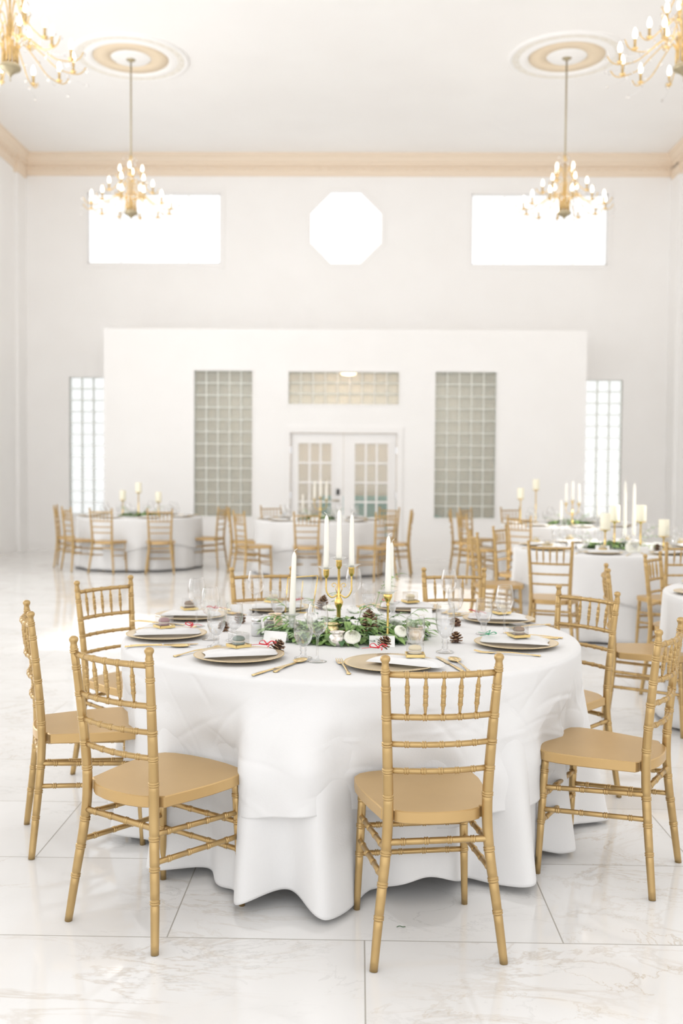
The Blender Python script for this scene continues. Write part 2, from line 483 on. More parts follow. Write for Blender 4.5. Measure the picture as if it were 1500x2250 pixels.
def glass_block_window(n, x0, x1, z0, z1, nx, nz, y, m, case=True):
    jw = .0085 if case else .0055
    r = win_root('window_%d' % n)
    dx, dz = (x1-x0)/nx, (z1-z0)/nz
    bm = NB()
    if case: casing(bm, x0, x1, z0, z1, .03, y-.012, y+.03)
    else: casing(bm, x0, x1, z0, z1, .01, y-.004, y+.02)
    obj('window_frame', bm, MT['trim'], r)
    bm = NB()
    for i in range(nx+1):
        x = x0+i*dx; box(bm, x-jw, x+jw, y+.038, y+.125, z0, z1)
    for j in range(nz+1):
        z = z0+j*dz; box(bm, x0, x1, y+.037, y+.126, z-jw, z+jw)
    obj('block_joints', bm, MT['mortar'], r)
    bm = NB()
    for i in range(nx):
        for j in range(nz):
            xa, xb, za, zb = x0+i*dx+.0115, x0+(i+1)*dx-.0115, z0+j*dz+.0115, z0+(j+1)*dz-.0115
            b2 = NB(); box(b2, xa, xb, y+.05, y+.13, za, zb); bevel(b2, .010, 1)
            vm = {v: bm.verts.new(v.co) for v in b2.verts}
            for f in b2.faces:
                bm.faces.new([vm[v] for v in f.verts]).smooth = False
            b2.free()
    obj('glass_blocks', bm, m, r)
glass_block_window(4, *GB1, 3, 12, YW, MT['block'], False)
glass_block_window(5, *GB2, 3, 12, YW, MT['block'], False)

# projecting entrance vestibule
VB1 = (-2.73, -1.77, .69, 3.095); VB2 = (1.24, 2.24, .69, 3.095); VT = (-1.175, .645, 2.555, 3.085)
DH = (-1.145, .62, 0, 2.085)
bm = NB()
grid_wall(bm, VX0, VX1, 0, VZ, [VB1, VB2, VT, DH], lambda a, t, z: (a, t, z), YV, YV+.2)
box(bm, VX0, VX0+.15, YV+.2, YW, 0, VZ); box(bm, VX1-.15, VX1, YV+.2, YW, 0, VZ)
box(bm, VX0, VX1, YV, YW, VZ, VZ+.04)
struct(obj('wall_vestibule', bm, MT['wall']))
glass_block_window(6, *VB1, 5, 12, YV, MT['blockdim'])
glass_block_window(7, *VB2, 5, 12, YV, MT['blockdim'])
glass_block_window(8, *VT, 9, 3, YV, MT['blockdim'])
# foyer seen through the blocks and the doors
bm = NB(); box(bm, VX0-.05, VX1+.05, YV+3.2, YV+3.3, 0, 3.4)
box(bm, VX0-.1, VX0, YW, YV+3.2, 0, 3.4); box(bm, VX1, VX1+.1, YW, YV+3.2, 0, 3.4)
struct(obj('wall_foyer', bm, MT['foyerwall']))
bm = NB(); box(bm, VX0-.05, VX1+.05, YW+.2, YV+3.3, 3.35, 3.45); struct(obj('trim_8', bm, MT['ceil']))
bm = NB(); box(bm, VX0+.15, VX1-.15, YV+.2, YW, -.0, .004); struct(obj('trim_9', bm, MT['foyerwall']))
# foyer ceiling lamp with warm shade
t = thing('ceiling_lamp', 'warm lit ceiling lamp glowing behind the glass blocks above the double door', 'lamp', (-.2, YV+1.0, 3.3))
bm = NB(); lathe(bm, [(0, .05), (.05, .05), (.05, .0), (.2, -.02), (.2, -.03), (0, -.03)], 24); obj('lamp_plate', bm, MT['antique'], t)
bm = NB(); lathe(bm, [(.19, -.03), (.18, -.10), (.12, -.16), (0, -.18)], 24); obj('lamp_shade', bm, emis('warm_lamp_shade', (1, .75, .5), 22), t, True)
for y_, pw in ((YV+.9, 120), (YV+2.3, 75)):  # added fill panels without a fixture, brighten the foyer behind the glass
    d = bpy.data.lights.new('foyer_fill', 'AREA'); d.energy = pw; d.color = (1, .93, .88); d.shape = 'RECTANGLE'; d.size = 5; d.size_y = .8
    o = bpy.data.objects.new('foyer_fill', d); COL.objects.link(o); o.location = (-.25, y_, 3.25)
d = bpy.data.lights.new('lamp_glow', 'POINT'); d.energy = 110; d.color = (1, .66, .42); d.shadow_soft_size = .15
o = bpy.data.objects.new('lamp_glow', d); COL.objects.link(o); o.location = (-.2, YV+.95, 3.0)
# teal sofa in foyer
t = thing('foyer_sofa', 'teal sofa glimpsed low behind the right door pane', 'sofa', (.35, YV+2.5, 0))
bm = NB(); box(bm, -1.1, 1.1, -.4, .4, .12, .45); bevel(bm, .04); obj('seat_base', bm, MT['teal'], t)
bm = NB(); box(bm, -1.1, 1.1, .2, .45, .3, .98); bevel(bm, .06); obj('backrest', bm, MT['teal'], t)
for sx in (-1, 1):
    bm = NB(); box(bm, sx*1.1-.1, sx*1.1+.1, -.4, .45, .1, .62); bevel(bm, .05); obj('armrest', bm, MT['teal'], t)

# double door
XM = (DH[0]+DH[1])/2
bm = NB(); casing(bm, DH[0], DH[1], .0, DH[3], .09, YV-.03, YV+.02)
struct(obj('trim_10', bm, MT['trim']))
for n, (xa, xb, lab) in enumerate(((DH[0]+.01, XM-.004, 0), (XM+.004, DH[1]-.01, 1))):
    r = bpy.data.objects.new('door_%d' % (n+1), None); COL.objects.link(r); r['kind'] = 'structure'
    c = (xa+xb)/2; gx0, gx1, gz0, gz1 = c-.275 + (-.0 if n else .02), c+.255+(.02 if n else 0.02), .30, 1.91
    if n == 0: gx0, gx1 = -1.005, -.46
    else: gx0, gx1 = -.07, .468
    bm = NB(); grid_wall(bm, xa, xb, .01, DH[3]-.01, [(gx0, gx1, gz0, gz1)], lambda a, t_, z: (a, t_, z), YV+.03, YV+.075)
    box(bm, gx0-.04, gx0, YV+.015, YV+.03, gz0-.04, gz1+.04); box(bm, gx1, gx1+.04, YV+.015, YV+.03, gz0-.04, gz1+.04)
    box(bm, gx0, gx1, YV+.015, YV+.03, gz0-.04, gz0); box(bm, gx0, gx1, YV+.015, YV+.03, gz1, gz1+.04)
    obj('door_leaf', bm, MT['trim'], r)
    bm = NB()
    for k in (1, 2): x = gx0+(gx1-gx0)*k/3; box(bm, x-.016, x+.016, YV+.035, YV+.07, gz0, gz1)
    for k in range(1, 5): z = gz0+(gz1-gz0)*k/5; box(bm, gx0, gx1, YV+.036, YV+.069, z-.014, z+.014)
    obj('glazing_bars', bm, MT['trim'], r)
    bm = NB(); box(bm, gx0, gx1, YV+.05, YV+.056, gz0, gz1); obj('pane', bm, thin_glass('door_pane', (.9, .91, .9), .4, .05, .06, milk=.22, milkcol=(.78, .76, .71)), r)
    if n == 0:
        bm = NB(); box(bm, -.375, -.325, YV-.005, YV+.03, 1.06, 1.16); bevel(bm, .012); obj('keypad_lock', bm, MT['black'], r)
        bm = NB(); sweep(bm, [(-.35, YV+.03, .97), (-.35, YV-.03, .97), (-.36, YV-.045, .97), (-.45, YV-.045, .97)], .012, 10); lathe(bm, [(.03, 0), (.03, .01), (0, .01)], 16, (-.35, YV+.02, .965)); obj('door_handle', bm, MT['pewter'], r)
    for z in (.3, 1.05, 1.8):
        bm = NB(); x = xa if n == 0 else xb; box(bm, x-.012, x+.012, YV+.012, YV+.03, z-.05, z+.05); obj('hinge', bm, MT['steel'], r)

# ------------------------------------------------------------ ceiling medallions and chandeliers
CH = [(-3.12, 13.6), (2.72, 13.55), (-3.06, 8.75), (2.76, 8.75)]
def medallion():
    r = thing('ceiling_medallion', '', 'ceiling medallion')
    bm = NB(); lathe(bm, [(.50, 0), (.52, -.03), (.56, -.045), (.60, -.03), (.63, -.02), (.72, -.02), (.745, -.04), (.77, -.03), (.78, 0)], 64)
    obj('outer_ring', bm, MT['ceil'], r)
    bm = NB(); NR = 288; rows = []
    for rr in [.620+.0075*q for q in range(14)]:
        q_ = (rr-.668)/.05
        rows.append([bm.verts.new((rr*math.cos(2*PI*k/NR), rr*math.sin(2*PI*k/NR), -.0195-.016*max(0, 1-q_*q_)*(.5+.5*math.sin(48*2*PI*k/NR*.5+9*q_*q_))*(.6+.4*math.cos(9*q_)))) for k in range(NR)])
    for a, b in zip(rows, rows[1:]):
        for k in range(NR): bm.faces.new((a[k], a[(k+1) % NR], b[(k+1) % NR], b[k]))
    obj('leaf_relief', bm, MT['plaster_relief'], r, True)
    bm = NB(); lathe(bm, [(.27, -.004), (.27, -.012), (.50, -.012), (.50, -.004)], 64); obj('painted_band', bm, MT['beige'], r)
    bm = NB(); lathe(bm, [(0, -.03), (.12, -.03), (.16, -.02), (.24, -.025), (.27, 0)], 64); obj('centre_disc', bm, MT['ceil'], r, True)
    return r
med = medallion()
MLAB = ['round plaster ceiling medallion with beige band, left one of the visible pair', 'round plaster ceiling medallion with beige band, right one of the visible pair']
med.location = (CH[0][0], CH[0][1], HC); med['label'] = MLAB[0]; med['group'] = 'ceiling medallions'
dup(med, (CH[1][0], CH[1][1], HC), 0, MLAB[1], 'ceiling medallions')

def make_chandelier():
    r = thing('chandelier', '', 'chandelier')   # origin at the bottom finial
    bm = NB()
    lathe(bm, [(0, 0), (.006, .01), (.004, .03), (.012, .05), (.02, .06), (.05, .085), (.085, .10), (.092, .115), (.088, .135), (.08, .145), (0, .145)], 24)
    obj('bowl', bm, MT['pewter'], r, True)
    bm = NB()
    sweep(bm, [(0, 0, .14), (0, 0, .84)], .011, 8)
    for k in range(14):
        a = 2*PI*k/14
        sweep(bm, [(.07*math.cos(a), .07*math.sin(a), .14), (.062*math.cos(a), .062*math.sin(a), .34+.05*(k % 2))], .006, 6)
    lathe(bm, [(.011, .80), (.028, .82), (.018, .85), (.03, .87), (0, .90)], 12)
    obj('stem', bm, MT['antique'], r)
    bm = NB(); sweep(bm, [(0, 0, .88), (0, 0, 2.18)], .011, 8)
    obj('rod', bm, MT['pewter'], r)
    bm = NB(); lathe(bm, [(0, 2.12), (.02, 2.13), (.065, 2.16), (.07, 2.185), (0, 2.185)], 20); obj('canopy', bm, MT['pewter'], r, True)
    tiers = [(12, .54, .19, 0), (6, .29, .42, .3), (4, .15, .60, .1)]
    meshes = {}
    rnd = random.Random(3)
    for ti, (n, rad, zc, ph) in enumerate(tiers):
        peak = zc+.13 if ti == 0 else zc+.10
        bm = NB()
        if ti == 0: path = [(.06, 0, .16), (.075, 0, .30), (.15, 0, .365), (.27, 0, .29), (.40, 0, .19), (rad, 0, zc-.025), (rad+.07, 0, zc-.005), (rad+.11, 0, zc+.05)]
        elif ti == 1: path = [(.05, 0, .2), (.055, 0, .45), (.11, 0, .55), (.20, 0, .46), (rad, 0, zc-.025), (rad+.06, 0, zc), (rad+.08, 0, zc+.05)]
        else: path = [(.02, 0, .35), (.03, 0, .6), (.07, 0, .72), (.11, 0, .66), (rad, 0, zc-.02), (rad+.035, 0, zc), (rad+.05, 0, zc+.04)]
        sweep(bm, spline(path, 6), .0055, 6)
        lathe(bm, [(0, zc-.03), (.006, zc-.025), (.028, zc-.006), (.026, zc), (.012, zc+.004), (.012, zc+.075), (0, zc+.075)], 12, (rad, 0, 0))
        a0 = obj('arm', bm, MT['antique'], r, True)
        bm = NB(); lathe(bm, [(.007, zc+.075), (.018, zc+.095), (.02, zc+.115), (.013, zc+.145), (.004, zc+.165), (0, zc+.17)], 12, (rad, 0, 0))
        b0 = obj('bulb', bm, MT['bulb'], a0, True)
        bm = NB()
        ends = [(path[-1][0]+.01, 0, path[-1][2]-.02), (rad-.04, .02, zc-.05)]
        if ti == 0: ends += [(.30, -.02, .26), (rad+.13, .03, zc-.10), (.44, .03, .17)]
        for e in ends:
            M4 = Matrix.Translation(e) @ Matrix.Rotation(rnd.random()*3, 4, 'Z') @ Matrix.Diagonal((.012, .012, .017, 1))
            bmesh.ops.create_icosphere(bm, subdivisions=1, radius=1, matrix=M4)
        sweep(bm, [ends[1], (rad, 0, zc-.02), ends[0]], .001, 4)
        if ti == 0: sweep(bm, spline([ends[2], ends[4], ends[1], (rad+.03, .01, zc-.08), ends[3]], 5), .0012, 4)
        c0 = obj('crystal_drops', bm, MT['crystal'], a0)
        for k in range(n):
            an = 2*PI*k/n+ph
            if k == 0: a, = (a0,)
            else:
                a = a0.copy(); COL.objects.link(a); a.parent = r
                for q in (b0, c0):
                    d = q.copy(); COL.objects.link(d); d.parent = a
            a.rotation_euler = (0, 0, an)
    bm = NB()
    for k in range(10):
        a = 2*PI*k/10; rr = .045+.03*(k % 3); z = .80+.05*(k % 2)
        sweep(bm, spline([(0, 0, .74), (rr*.5*math.cos(a), rr*.5*math.sin(a), z+.05), (rr*math.cos(a), rr*math.sin(a), z)], 4), .0015, 4)
        bmesh.ops.create_icosphere(bm, subdivisions=1, radius=.014, matrix=Matrix.Translation((rr*math.cos(a), rr*math.sin(a), z-.01)))
    obj('crown_crystals', bm, MT['crystal'], r)
    return r
ch = make_chandelier()
CL = ['gold branching chandelier with candle bulbs hanging before the left upper window', 'gold branching chandelier with candle bulbs hanging before the right upper window',
      'near gold crystal chandelier cut off by the upper left picture edge', 'near gold crystal chandelier cut off by the upper right picture edge']
ch.location = (CH[0][0], CH[0][1], HC-2.19); ch['label'] = CL[0]; ch['group'] = 'gold chandeliers'
for k in (1, 2, 3): dup(ch, (CH[k][0], CH[k][1], HC-2.19), .5*k, CL[k], 'gold chandeliers')

for x, y in CH:      # the light the candle bulbs of each chandelier give
    d = bpy.data.lights.new('chandelier_light', 'POINT'); d.energy = 42; d.color = (1, .93, .85); d.shadow_soft_size = .5
    o = bpy.data.objects.new('chandelier_light', d); COL.objects.link(o); o.location = (x, y, HC-2.19+.35)

# ------------------------------------------------------------ the gold bamboo-style chair
def rings_radius(ts, base, nodes, h=.0028, s=1.0):
    """radius per sample: base(t) plus a double bead at each node (t in metres)"""
    out = []
    for t_ in ts:
        r_ = base(t_)
        for n_ in nodes:
            if abs(t_-n_) < .0092*s:
                r_ = base(t_)-.0009*s
                for o_ in (-.0036*s, .0036*s):
                    d = (t_-n_-o_)/(.0032*s)
                    if abs(d) < 1: r_ = max(r_, base(t_)-.0006+(h+.0007)*math.sqrt(1-d*d))
        out.append(r_)
    return out
def bamboo(bm, path, base, nodes, n=12, step=.02, h=.0028, s=1.0):
    P = [Vector(p) for p in path]
    D = [0]
    for a, b in zip(P, P[1:]): D.append(D[-1]+(b-a).length)
    L = D[-1]
    ts = set([0, L]); k = 0
    while k*step < L: ts.add(k*step); k += 1
    for nd in nodes:
        for o_ in (-.0105, -.0091, -.0069, -.0062, -.0047, -.0036, -.0025, -.0010, 0, .0010, .0025, .0036, .0047, .0062, .0069, .0091, .0105):
            if 0 < nd+o_*s < L: ts.add(nd+o_*s)
    ts = sorted(ts)
    pts = []
    for t_ in ts:
        i = max(j for j in range(len(D)) if D[j] <= t_+1e-9); i = min(i, len(P)-2)
        pts.append(P[i].lerp(P[i+1], (t_-D[i])/max(1e-9, D[i+1]-D[i])))
    sweep(bm, pts, rings_radius(ts, base, nodes, h, s), n)
    return L
def make_chair():
    r = thing('chiavari_chair', '', 'chair')
    LEAN = .040
    for s_ in (-1, 1):
        path = spline([(s_*.194, 0, 0), (s_*.176, .018, .16), (s_*.155, .036, .33), (s_*.1485, .041, .45), (s_*.152, .034, .58), (s_*.160, .018, .75), (s_*.1675, .003, .885)], 6)
        bm = NB()
        nz = [.15, .245, .335, .50, .58, .66, .74, .825, .878]
        bamboo(bm, path, lambda t_: .0122+.0036*math.sin(PI*min(1, max(0, t_/.9))), nz, 16, .03, .0017)
        top = path[-1]
        lathe(bm, [(.0122, -.005), (.0105, .006), (.0108, .012), (.0142, .018), (.0148, .024), (.0120, .030), (.006, .0335), (0, .034)], 14, (top.x, top.y, top.z))
        obj('back_post', bm, MT['gold'], r)
    def bow(x, amp, y0): return y0 - amp*(1-(x/.165)**2)
    def rail(name, z, hw, y0, amp, rad, nodes=5):
        n_ = 14
        pts = [(-hw+2*hw*k/n_, bow((-hw+2*hw*k/n_)*.165/hw, amp, y0), z) for k in range(n_+1)]
        bm = NB(); L = sum((Vector(a)-Vector(b)).length for a, b in zip(pts, pts[1:]))
        bamboo(bm, pts, lambda t_: rad, [L*(k+1)/(nodes+1) for k in range(nodes)], 10, .03, .0018)
        return obj(name, bm, MT['gold'], r)
    rail('top_rail', .862, .158, .006, .026, .0095)
    rail('cross_rail', .737, .152, .020, .026, .009)
    rail('cross_rail', .655, .149, .028, .024, .0085)
    rail('cross_rail', .575, .147, .035, .022, .0085)
    for k in range(5):
        x0 = -.152+.304*(k+1)/6; x1 = -.158+.316*(k+1)/6
        a = Vector((x0, bow(x0*1.08, .026, .020), .742)); b = Vector((x1, bow(x1*1.04, .026, .006), .858))
        bm = NB(); L = (b-a).length
        bamboo(bm, [a, b], lambda t_, L=L: .0030+.0042*min(1, 3.2*min(t_, L-t_)/L), [L*.27, L*.5, L*.73], 10, .012, .0014, .58)
        obj('spindle', bm, MT['gold'], r)
    # seat
    half = [(0, .016), (.05, .019), (.10, .031), (.128, .048), (.131, .062), (.150, .064), (.164, .072), (.169, .10), (.182, .16), (.197, .25), (.203, .33), (.198, .385), (.178, .415), (.145, .432), (.08, .445), (0, .45)]
    out = half + [(-x, y) for x, y in half[-2:0:-1]]
    bm = NB()
    lv = [(0, .416, .985), (0, .419, 1), (0, .4495, 1), (0, .4525, .984)]
    rg = []
    for _, z, sc_ in lv:
        rg.append([bm.verts.new((x*sc_, .23+(y-.23)*sc_, z)) for x, y in out])
    for a, b in zip(rg, rg[1:]):
        for k in range(len(out)): bm.faces.new((a[k], b[k], b[(k+1) % len(out)], a[(k+1) % len(out)]))
    inner = [bm.verts.new((x*.8, .23+(y-.23)*.8, .4525)) for x, y in out]
    for k in range(len(out)): bm.faces.new((rg[-1][k], inner[k], inner[(k+1) % len(out)], rg[-1][(k+1) % len(out)]))
    bm.faces.new(inner); bm.faces.new(rg[0])
    bmesh.ops.recalc_face_normals(bm, faces=bm.faces[:])
    o = obj('seat', bm, MT['goldseat'], r, True)
    o.modifiers.new('es', 'EDGE_SPLIT').split_angle = R(28)
    for s_ in (-1, 1):
        bm = NB()
        bamboo(bm, [(s_*.182, .41, 0), (s_*.168, .392, .42)], lambda t_: .0105+.0035*min(1, t_/.25), [.19, .285, .375], 14, .05, .0017)
        obj('front_leg', bm, MT['gold'], r)
    def stick(a, b, rad=.0088, n_=4):
        bm = NB(); a = Vector(a); b = Vector(b); L = (b-a).length
        bamboo(bm, [a, b], lambda t_: rad, [L*(k+.7)/(n_+.4) for k in range(n_)], 10, .05, .0018)
        obj('stretcher', bm, MT['gold'], r)
    for s_ in (-1, 1):
        stick((s_*.158, .032, .345), (s_*.172, .397, .315))
        stick((s_*.165, .026, .262), (s_*.175, .401, .235))
    stick((-.170, .396, .285), (.170, .396, .285)); stick((-.174, .402, .19), (.174, .402, .19))
    stick((-.153, .036, .362), (.153, .036, .362), .0098)
    return r
chair0 = make_chair()
first_chair = [True]
def chair(x, y, rot, label, group=None):
    if first_chair[0]:
        first_chair[0] = False
        chair0.location = (x, y, 0); chair0.rotation_euler = (0, 0, R(rot)); chair0['label'] = label
        if group: chair0['group'] = group
        return chair0
    return dup(chair0, (x, y, 0), R(rot), label, group)

TC = Vector((-.03, 4.19)); TR = .945
G1 = 'chairs around the nearest table'
chair(-.757, 3.005, -33.9, 'gold bamboo-style chair at front left with its back to the camera, seat fully visible', G1)
chair(.245, 2.85, 8.6, 'gold bamboo-style chair nearest the camera, right of centre with back turned', G1)
chair(-1.27, 3.79, -69, 'gold bamboo-style chair seen edge on at the far left picture edge', G1)
chair(1.10, 3.50, 60, 'gold bamboo-style chair side on at the right picture edge with glossy seat visible', G1)
chair(-1.235, 4.80, -124.8, 'gold bamboo-style chair behind the front left chair, facing the camera on the left', G1)
chair(-.528, 5.43, -161, 'gold bamboo-style chair behind the nearest table, left of the candelabra', G1)
chair(.527, 5.49, -176, 'gold bamboo-style chair behind the nearest table, right of the candelabra', G1)
chair(1.05, 4.56, 128, 'gold bamboo-style chair leaning in at the right rear rim of the nearest table', G1)
G2 = 'chairs around the table cut off at the right'
chair(1.413, 5.68, -102, 'gold bamboo-style chair side on, facing the table cut off at right', G2)
chair(1.96, 6.66, -123, 'gold bamboo-style chair facing the camera beyond the empty side-on chair at right', G2)
G3 = 'chairs around the second table on the right'
chair(1.49, 7.75, -18, 'gold chair with its back to us before the pillar candle table, left one', G3)
chair(2.55, 7.78, 14, 'gold chair with its back to us before the pillar candle table, right edge one', G3)
chair(1.03, 8.95, -86, 'gold bamboo-style chair edge on at the left side of the pillar candle table', G3)
chair(1.41, 10.0, -120, 'gold bamboo-style chair at the left rear side of the pillar candle table', G3)
chair(3.55, 10.4, 120, 'gold chair behind the pillar candles at the right rear', G3)
G4 = 'chairs around the far right table'
chair(1.34, 13.0, -75, 'gold chair left of the far right table, nearer one', G4)
chair(1.32, 14.4, -95, 'gold chair edge on, leftmost before the right glass block panel', G4)
chair(1.62, 15.2, -128, 'gold chair rear left of the far right table, before the right glass block panel', G4)
chair(1.98, 12.35, -42, 'gold chair front left of the far right table with its back to us', G4)
chair(2.35, 15.5, -158, 'gold chair behind the far right table', G4)
G5 = 'chairs around the far left table'
chair(-3.565, 13.68, -14, 'left of the two gold chairs before the far left table', G5)
chair(-2.745, 13.68, 9, 'right of the two gold chairs before the far left table', G5)
chair(-4.16, 14.07, -52, 'gold chair at the far left table\'s left side with angled spindle back', G5)
chair(-4.52, 14.75, -80, 'gold chair edge on, outermost left at the far left table', G5)
chair(-2.02, 14.75, 76, 'gold chair edge on at the right side of the far left table', G5)
G6 = 'chairs around the middle far table'
chair(-.68, 12.98, 0, 'gold chair with its back to us centred before the middle far table', G6)
chair(-1.60, 13.2, -58, 'gold chair angled at the front left of the middle far table', G6)
chair(-1.86, 14.2, -84, 'gold chair edge on at the left of the middle far table', G6)
chair(.36, 13.1, 36, 'gold chair angled at the front right of the middle far table', G6)
chair(.74, 13.95, 84, 'gold chair edge on, outermost right at the middle far table', G6)
chair(.46, 15.0, 150, 'gold chair at the right rear of the middle far table', G6)
chair(-1.36, 15.35, -152, 'pale looking gold chair behind the middle far table, left of the door', G6)

# ------------------------------------------------------------ tables and cloths
def make_table(x, y, label, rad=.9):
    t_ = thing('round_table', label, 'table', (x, y, 0), 0, 'round banquet tables')
    bm = NB(); lathe(bm, [(0, .72), (rad, .72), (rad, .742), (0, .742)], 48); obj('tabletop', bm, MT['trim'], t_)
    for k in range(4):
        a = PI/4+k*PI/2
        bm = NB(); sweep(bm, [(.55*math.cos(a), .55*math.sin(a), .72), (.6*math.cos(a), .6*math.sin(a), 0)], .016, 8); obj('leg', bm, MT['steel'], t_)
    return t_
def sm(a, b, x):
    t_ = min(1, max(0, (x-a)/(b-a))); return t_*t_*(3-2*t_)
def cloth_mesh(R0, ztop, hem, amp, nfold, seed, prof=None, NT=220, NZ=22, thick=.0):
    """round cloth: flat top, rounded edge and hanging folds; hem(theta) is its bottom height; prof(theta, z) adds radius"""
    rn = random.Random(seed)
    ph = [rn.random()*6.28 for _ in range(6)]
    bm = NB()
    def fold(th, f):   # f 0 at edge .. 1 at hem
        w = math.sin(nfold*th+ph[0]+.6*math.sin(3*th+ph[1])) + .5*math.sin(nfold*1.7*th+ph[2]+math.sin(2*th)) + .35*math.sin(nfold*.45*th+ph[3])
        w2 = math.sin(nfold*.5*th+ph[4])*.4
        return amp*(f**1.2)*(w*.62+w2)
    rows = []
    top = bm.verts.new((0, 0, ztop))
    for rr in (.25, .5, .75, .9, .96): rows.append([bm.verts.new((R0*rr*math.cos(2*PI*k/NT), R0*rr*math.sin(2*PI*k/NT), ztop)) for k in range(NT)])
    for dr, dz in ((.985, -.001), (.996, -.005), (1.001, -.012)):
        rows.append([bm.verts.new((R0*dr*math.cos(2*PI*k/NT), R0*dr*math.sin(2*PI*k/NT), ztop+dz)) for k in range(NT)])
    for j in range(1, NZ+1):
        f = j/NZ
        row = []
        for k in range(NT):
            th = 2*PI*k/NT
            hz = hem(th)
            z = (ztop-.012)+(hz-(ztop-.012))*f
            ff = ((ztop-z)/ztop)
            r_ = R0*1.001+.028*ff+fold(th, ff)+(prof(th, z) if prof else 0)
            row.append(bm.verts.new((r_*math.cos(th), r_*math.sin(th), z)))
        rows.append(row)
    for k in range(NT): bm.faces.new((top, rows[0][k], rows[0][(k+1) % NT])).smooth = True
    for a, b in zip(rows, rows[1:]):
        for k in range(NT):
            bm.faces.new((a[k], b[k], b[(k+1) % NT], a[(k+1) % NT])).smooth = True
    return bm
def solid(o, t_=.002):
    m_ = o.modifiers.new('thick', 'SOLIDIFY'); m_.thickness = t_; m_.offset = 1

# main table: chairs press the cloth in, it bulges out between them
make_table(TC.x, TC.y, 'round banquet table under the white cloths nearest the camera', .925)
def angd(a, b): return (a-b+PI) % (2*PI)-PI
CHA = [(math.atan2(y-TC.y, x-TC.x), w) for x, y, w in ((-.757, 3.005, .19), (.245, 2.85, .17), (-1.27, 3.79, .2), (1.10, 3.50, .2), (-1.235, 4.80, .2), (-.528, 5.43, .2), (.527, 5.49, .2), (1.05, 4.56, .2))]
BUL = R(-102.3)          # the big drape between the two front chairs
def press(th, z):
    f = sm(.70, .40, z)
    d = 0
    for a, w in CHA:
        x_ = angd(th, a)/w
        d -= .055*math.exp(-x_**4)*f
    x_ = angd(th, BUL)
    d += .105*math.exp(-(x_/.165)**6)*sm(.72, .46, z) + .012*math.exp(-(x_/.165)**6)*math.sin(x_*30)*f
    return d
def wrink(th, z):
    return .006*math.sin(9*th+22*z)*math.sin(14*th-17*z+1)*sm(.72, .6, z)*sm(.2, .5, z)+.004*math.sin(23*th+31*z)*math.exp(-((z-.47)/.13)**2)
_rn = random.Random(21)
CREASE = [(_rn.uniform(-PI, 0), _rn.uniform(.36, .70), _rn.uniform(-1.1, 1.1), _rn.uniform(.06, .20), _rn.choice((-1, 1))*_rn.uniform(.0015, .0035), _rn.uniform(.005, .011)) for _ in range(60)]
def creases(th, z):
    d = 0
    for t0, z0, an, ln, h_, w_ in CREASE:
        dx = angd(th, t0)*TR; dz = z-z0
        if abs(dx) > .25 or abs(dz) > .25: continue
        a_ = dx*math.cos(an)+dz*math.sin(an); b_ = -dx*math.sin(an)+dz*math.cos(an)+.12*a_*a_/ln
        if abs(a_) < ln*1.5 and abs(b_) < .04: d += h_*math.exp(-(a_/ln)**4)*math.exp(-(b_/w_)**2)
    return d
def hem_over(th):
    x_ = angd(th, BUL)
    return .30+.045*math.cos(4*(th-BUL)+.4)+.02*math.sin(11*th)-.012*math.exp(-((x_+.12)/.08)**2)
def hem_under(th): return .015+.05*max(0, math.sin(7*th+.8)*math.sin(4.3*th+2))+.012*(1+math.sin(13*th))
for nm, lab, R0, hem, amp, dz, sd in (('underlay_tablecloth', 'long white under tablecloth reaching the floor on the nearest table', TR-.012, hem_under, .10, -.003, 5),
                                ('overlay_tablecloth', 'white top tablecloth with uneven hem draped over the nearest table', TR, hem_over, .032, 0, 5)):
    bm = cloth_mesh(R0, .752+dz, hem, amp, 17, sd, lambda th, z: press(th, z)+(wrink(th, z)+creases(th, z) if dz == 0 else 0), 900, 70)
    o = obj(nm, bm, MT['cloth'], None, True, (TC.x, TC.y, 0)); solid(o)
    tag(o, lab, 'tablecloth')

FAR = {'LB': ((-3.3, 14.95), 'far left table'), 'CB': ((-.56, 14.3), 'middle far table'), 'RB': ((2.85, 13.5), 'far right table'),
       'RM': ((2.38, 9.25), 'table of pillar candles on the right'), 'BR': ((2.72, 5.72), 'table cut off by the right picture edge')}
for k, ((x, y), nm) in FAR.items():
    make_table(x, y, 'round banquet table under white cloth, '+nm)
    seed = ord(k[0])+ord(k[1])
    bm = cloth_mesh(.915, .749, lambda th: .02, .035, 15, seed, None, 200, 14)
    o = obj('underlay_tablecloth', bm, MT['cloth'], None, True, (x, y, 0)); solid(o); tag(o, 'long white under tablecloth on the '+nm, 'tablecloth', 'long under tablecloths')
    bm = cloth_mesh(.93, .752, lambda th, s_=seed: .33+.05*math.cos(4*th+s_), .018, 15, seed, None, 200, 14)
    o = obj('overlay_tablecloth', bm, MT['cloth'], None, True, (x, y, 0)); solid(o); tag(o, 'white top tablecloth over the '+nm, 'tablecloth', 'top tablecloths')

# ------------------------------------------------------------ tableware prototypes
ZT = .7545
PROTO = {}
def proto(key, maker):
    if key not in PROTO: PROTO[key] = [maker(), True]
    return PROTO[key]
def place(key, maker, loc, rz, label, group=None, tilt=None, scale=None):
    p = proto(key, maker)
    if p[1]:
        p[1] = False
        o = p[0]; o.location = loc; o.rotation_euler = (0, 0, rz) if tilt is None else tilt
        o['label'] = label
        if group: o['group'] = group
        if scale: o.scale = scale
        return o
    return dup(p[0], loc, rz, label, group, scale, tilt)

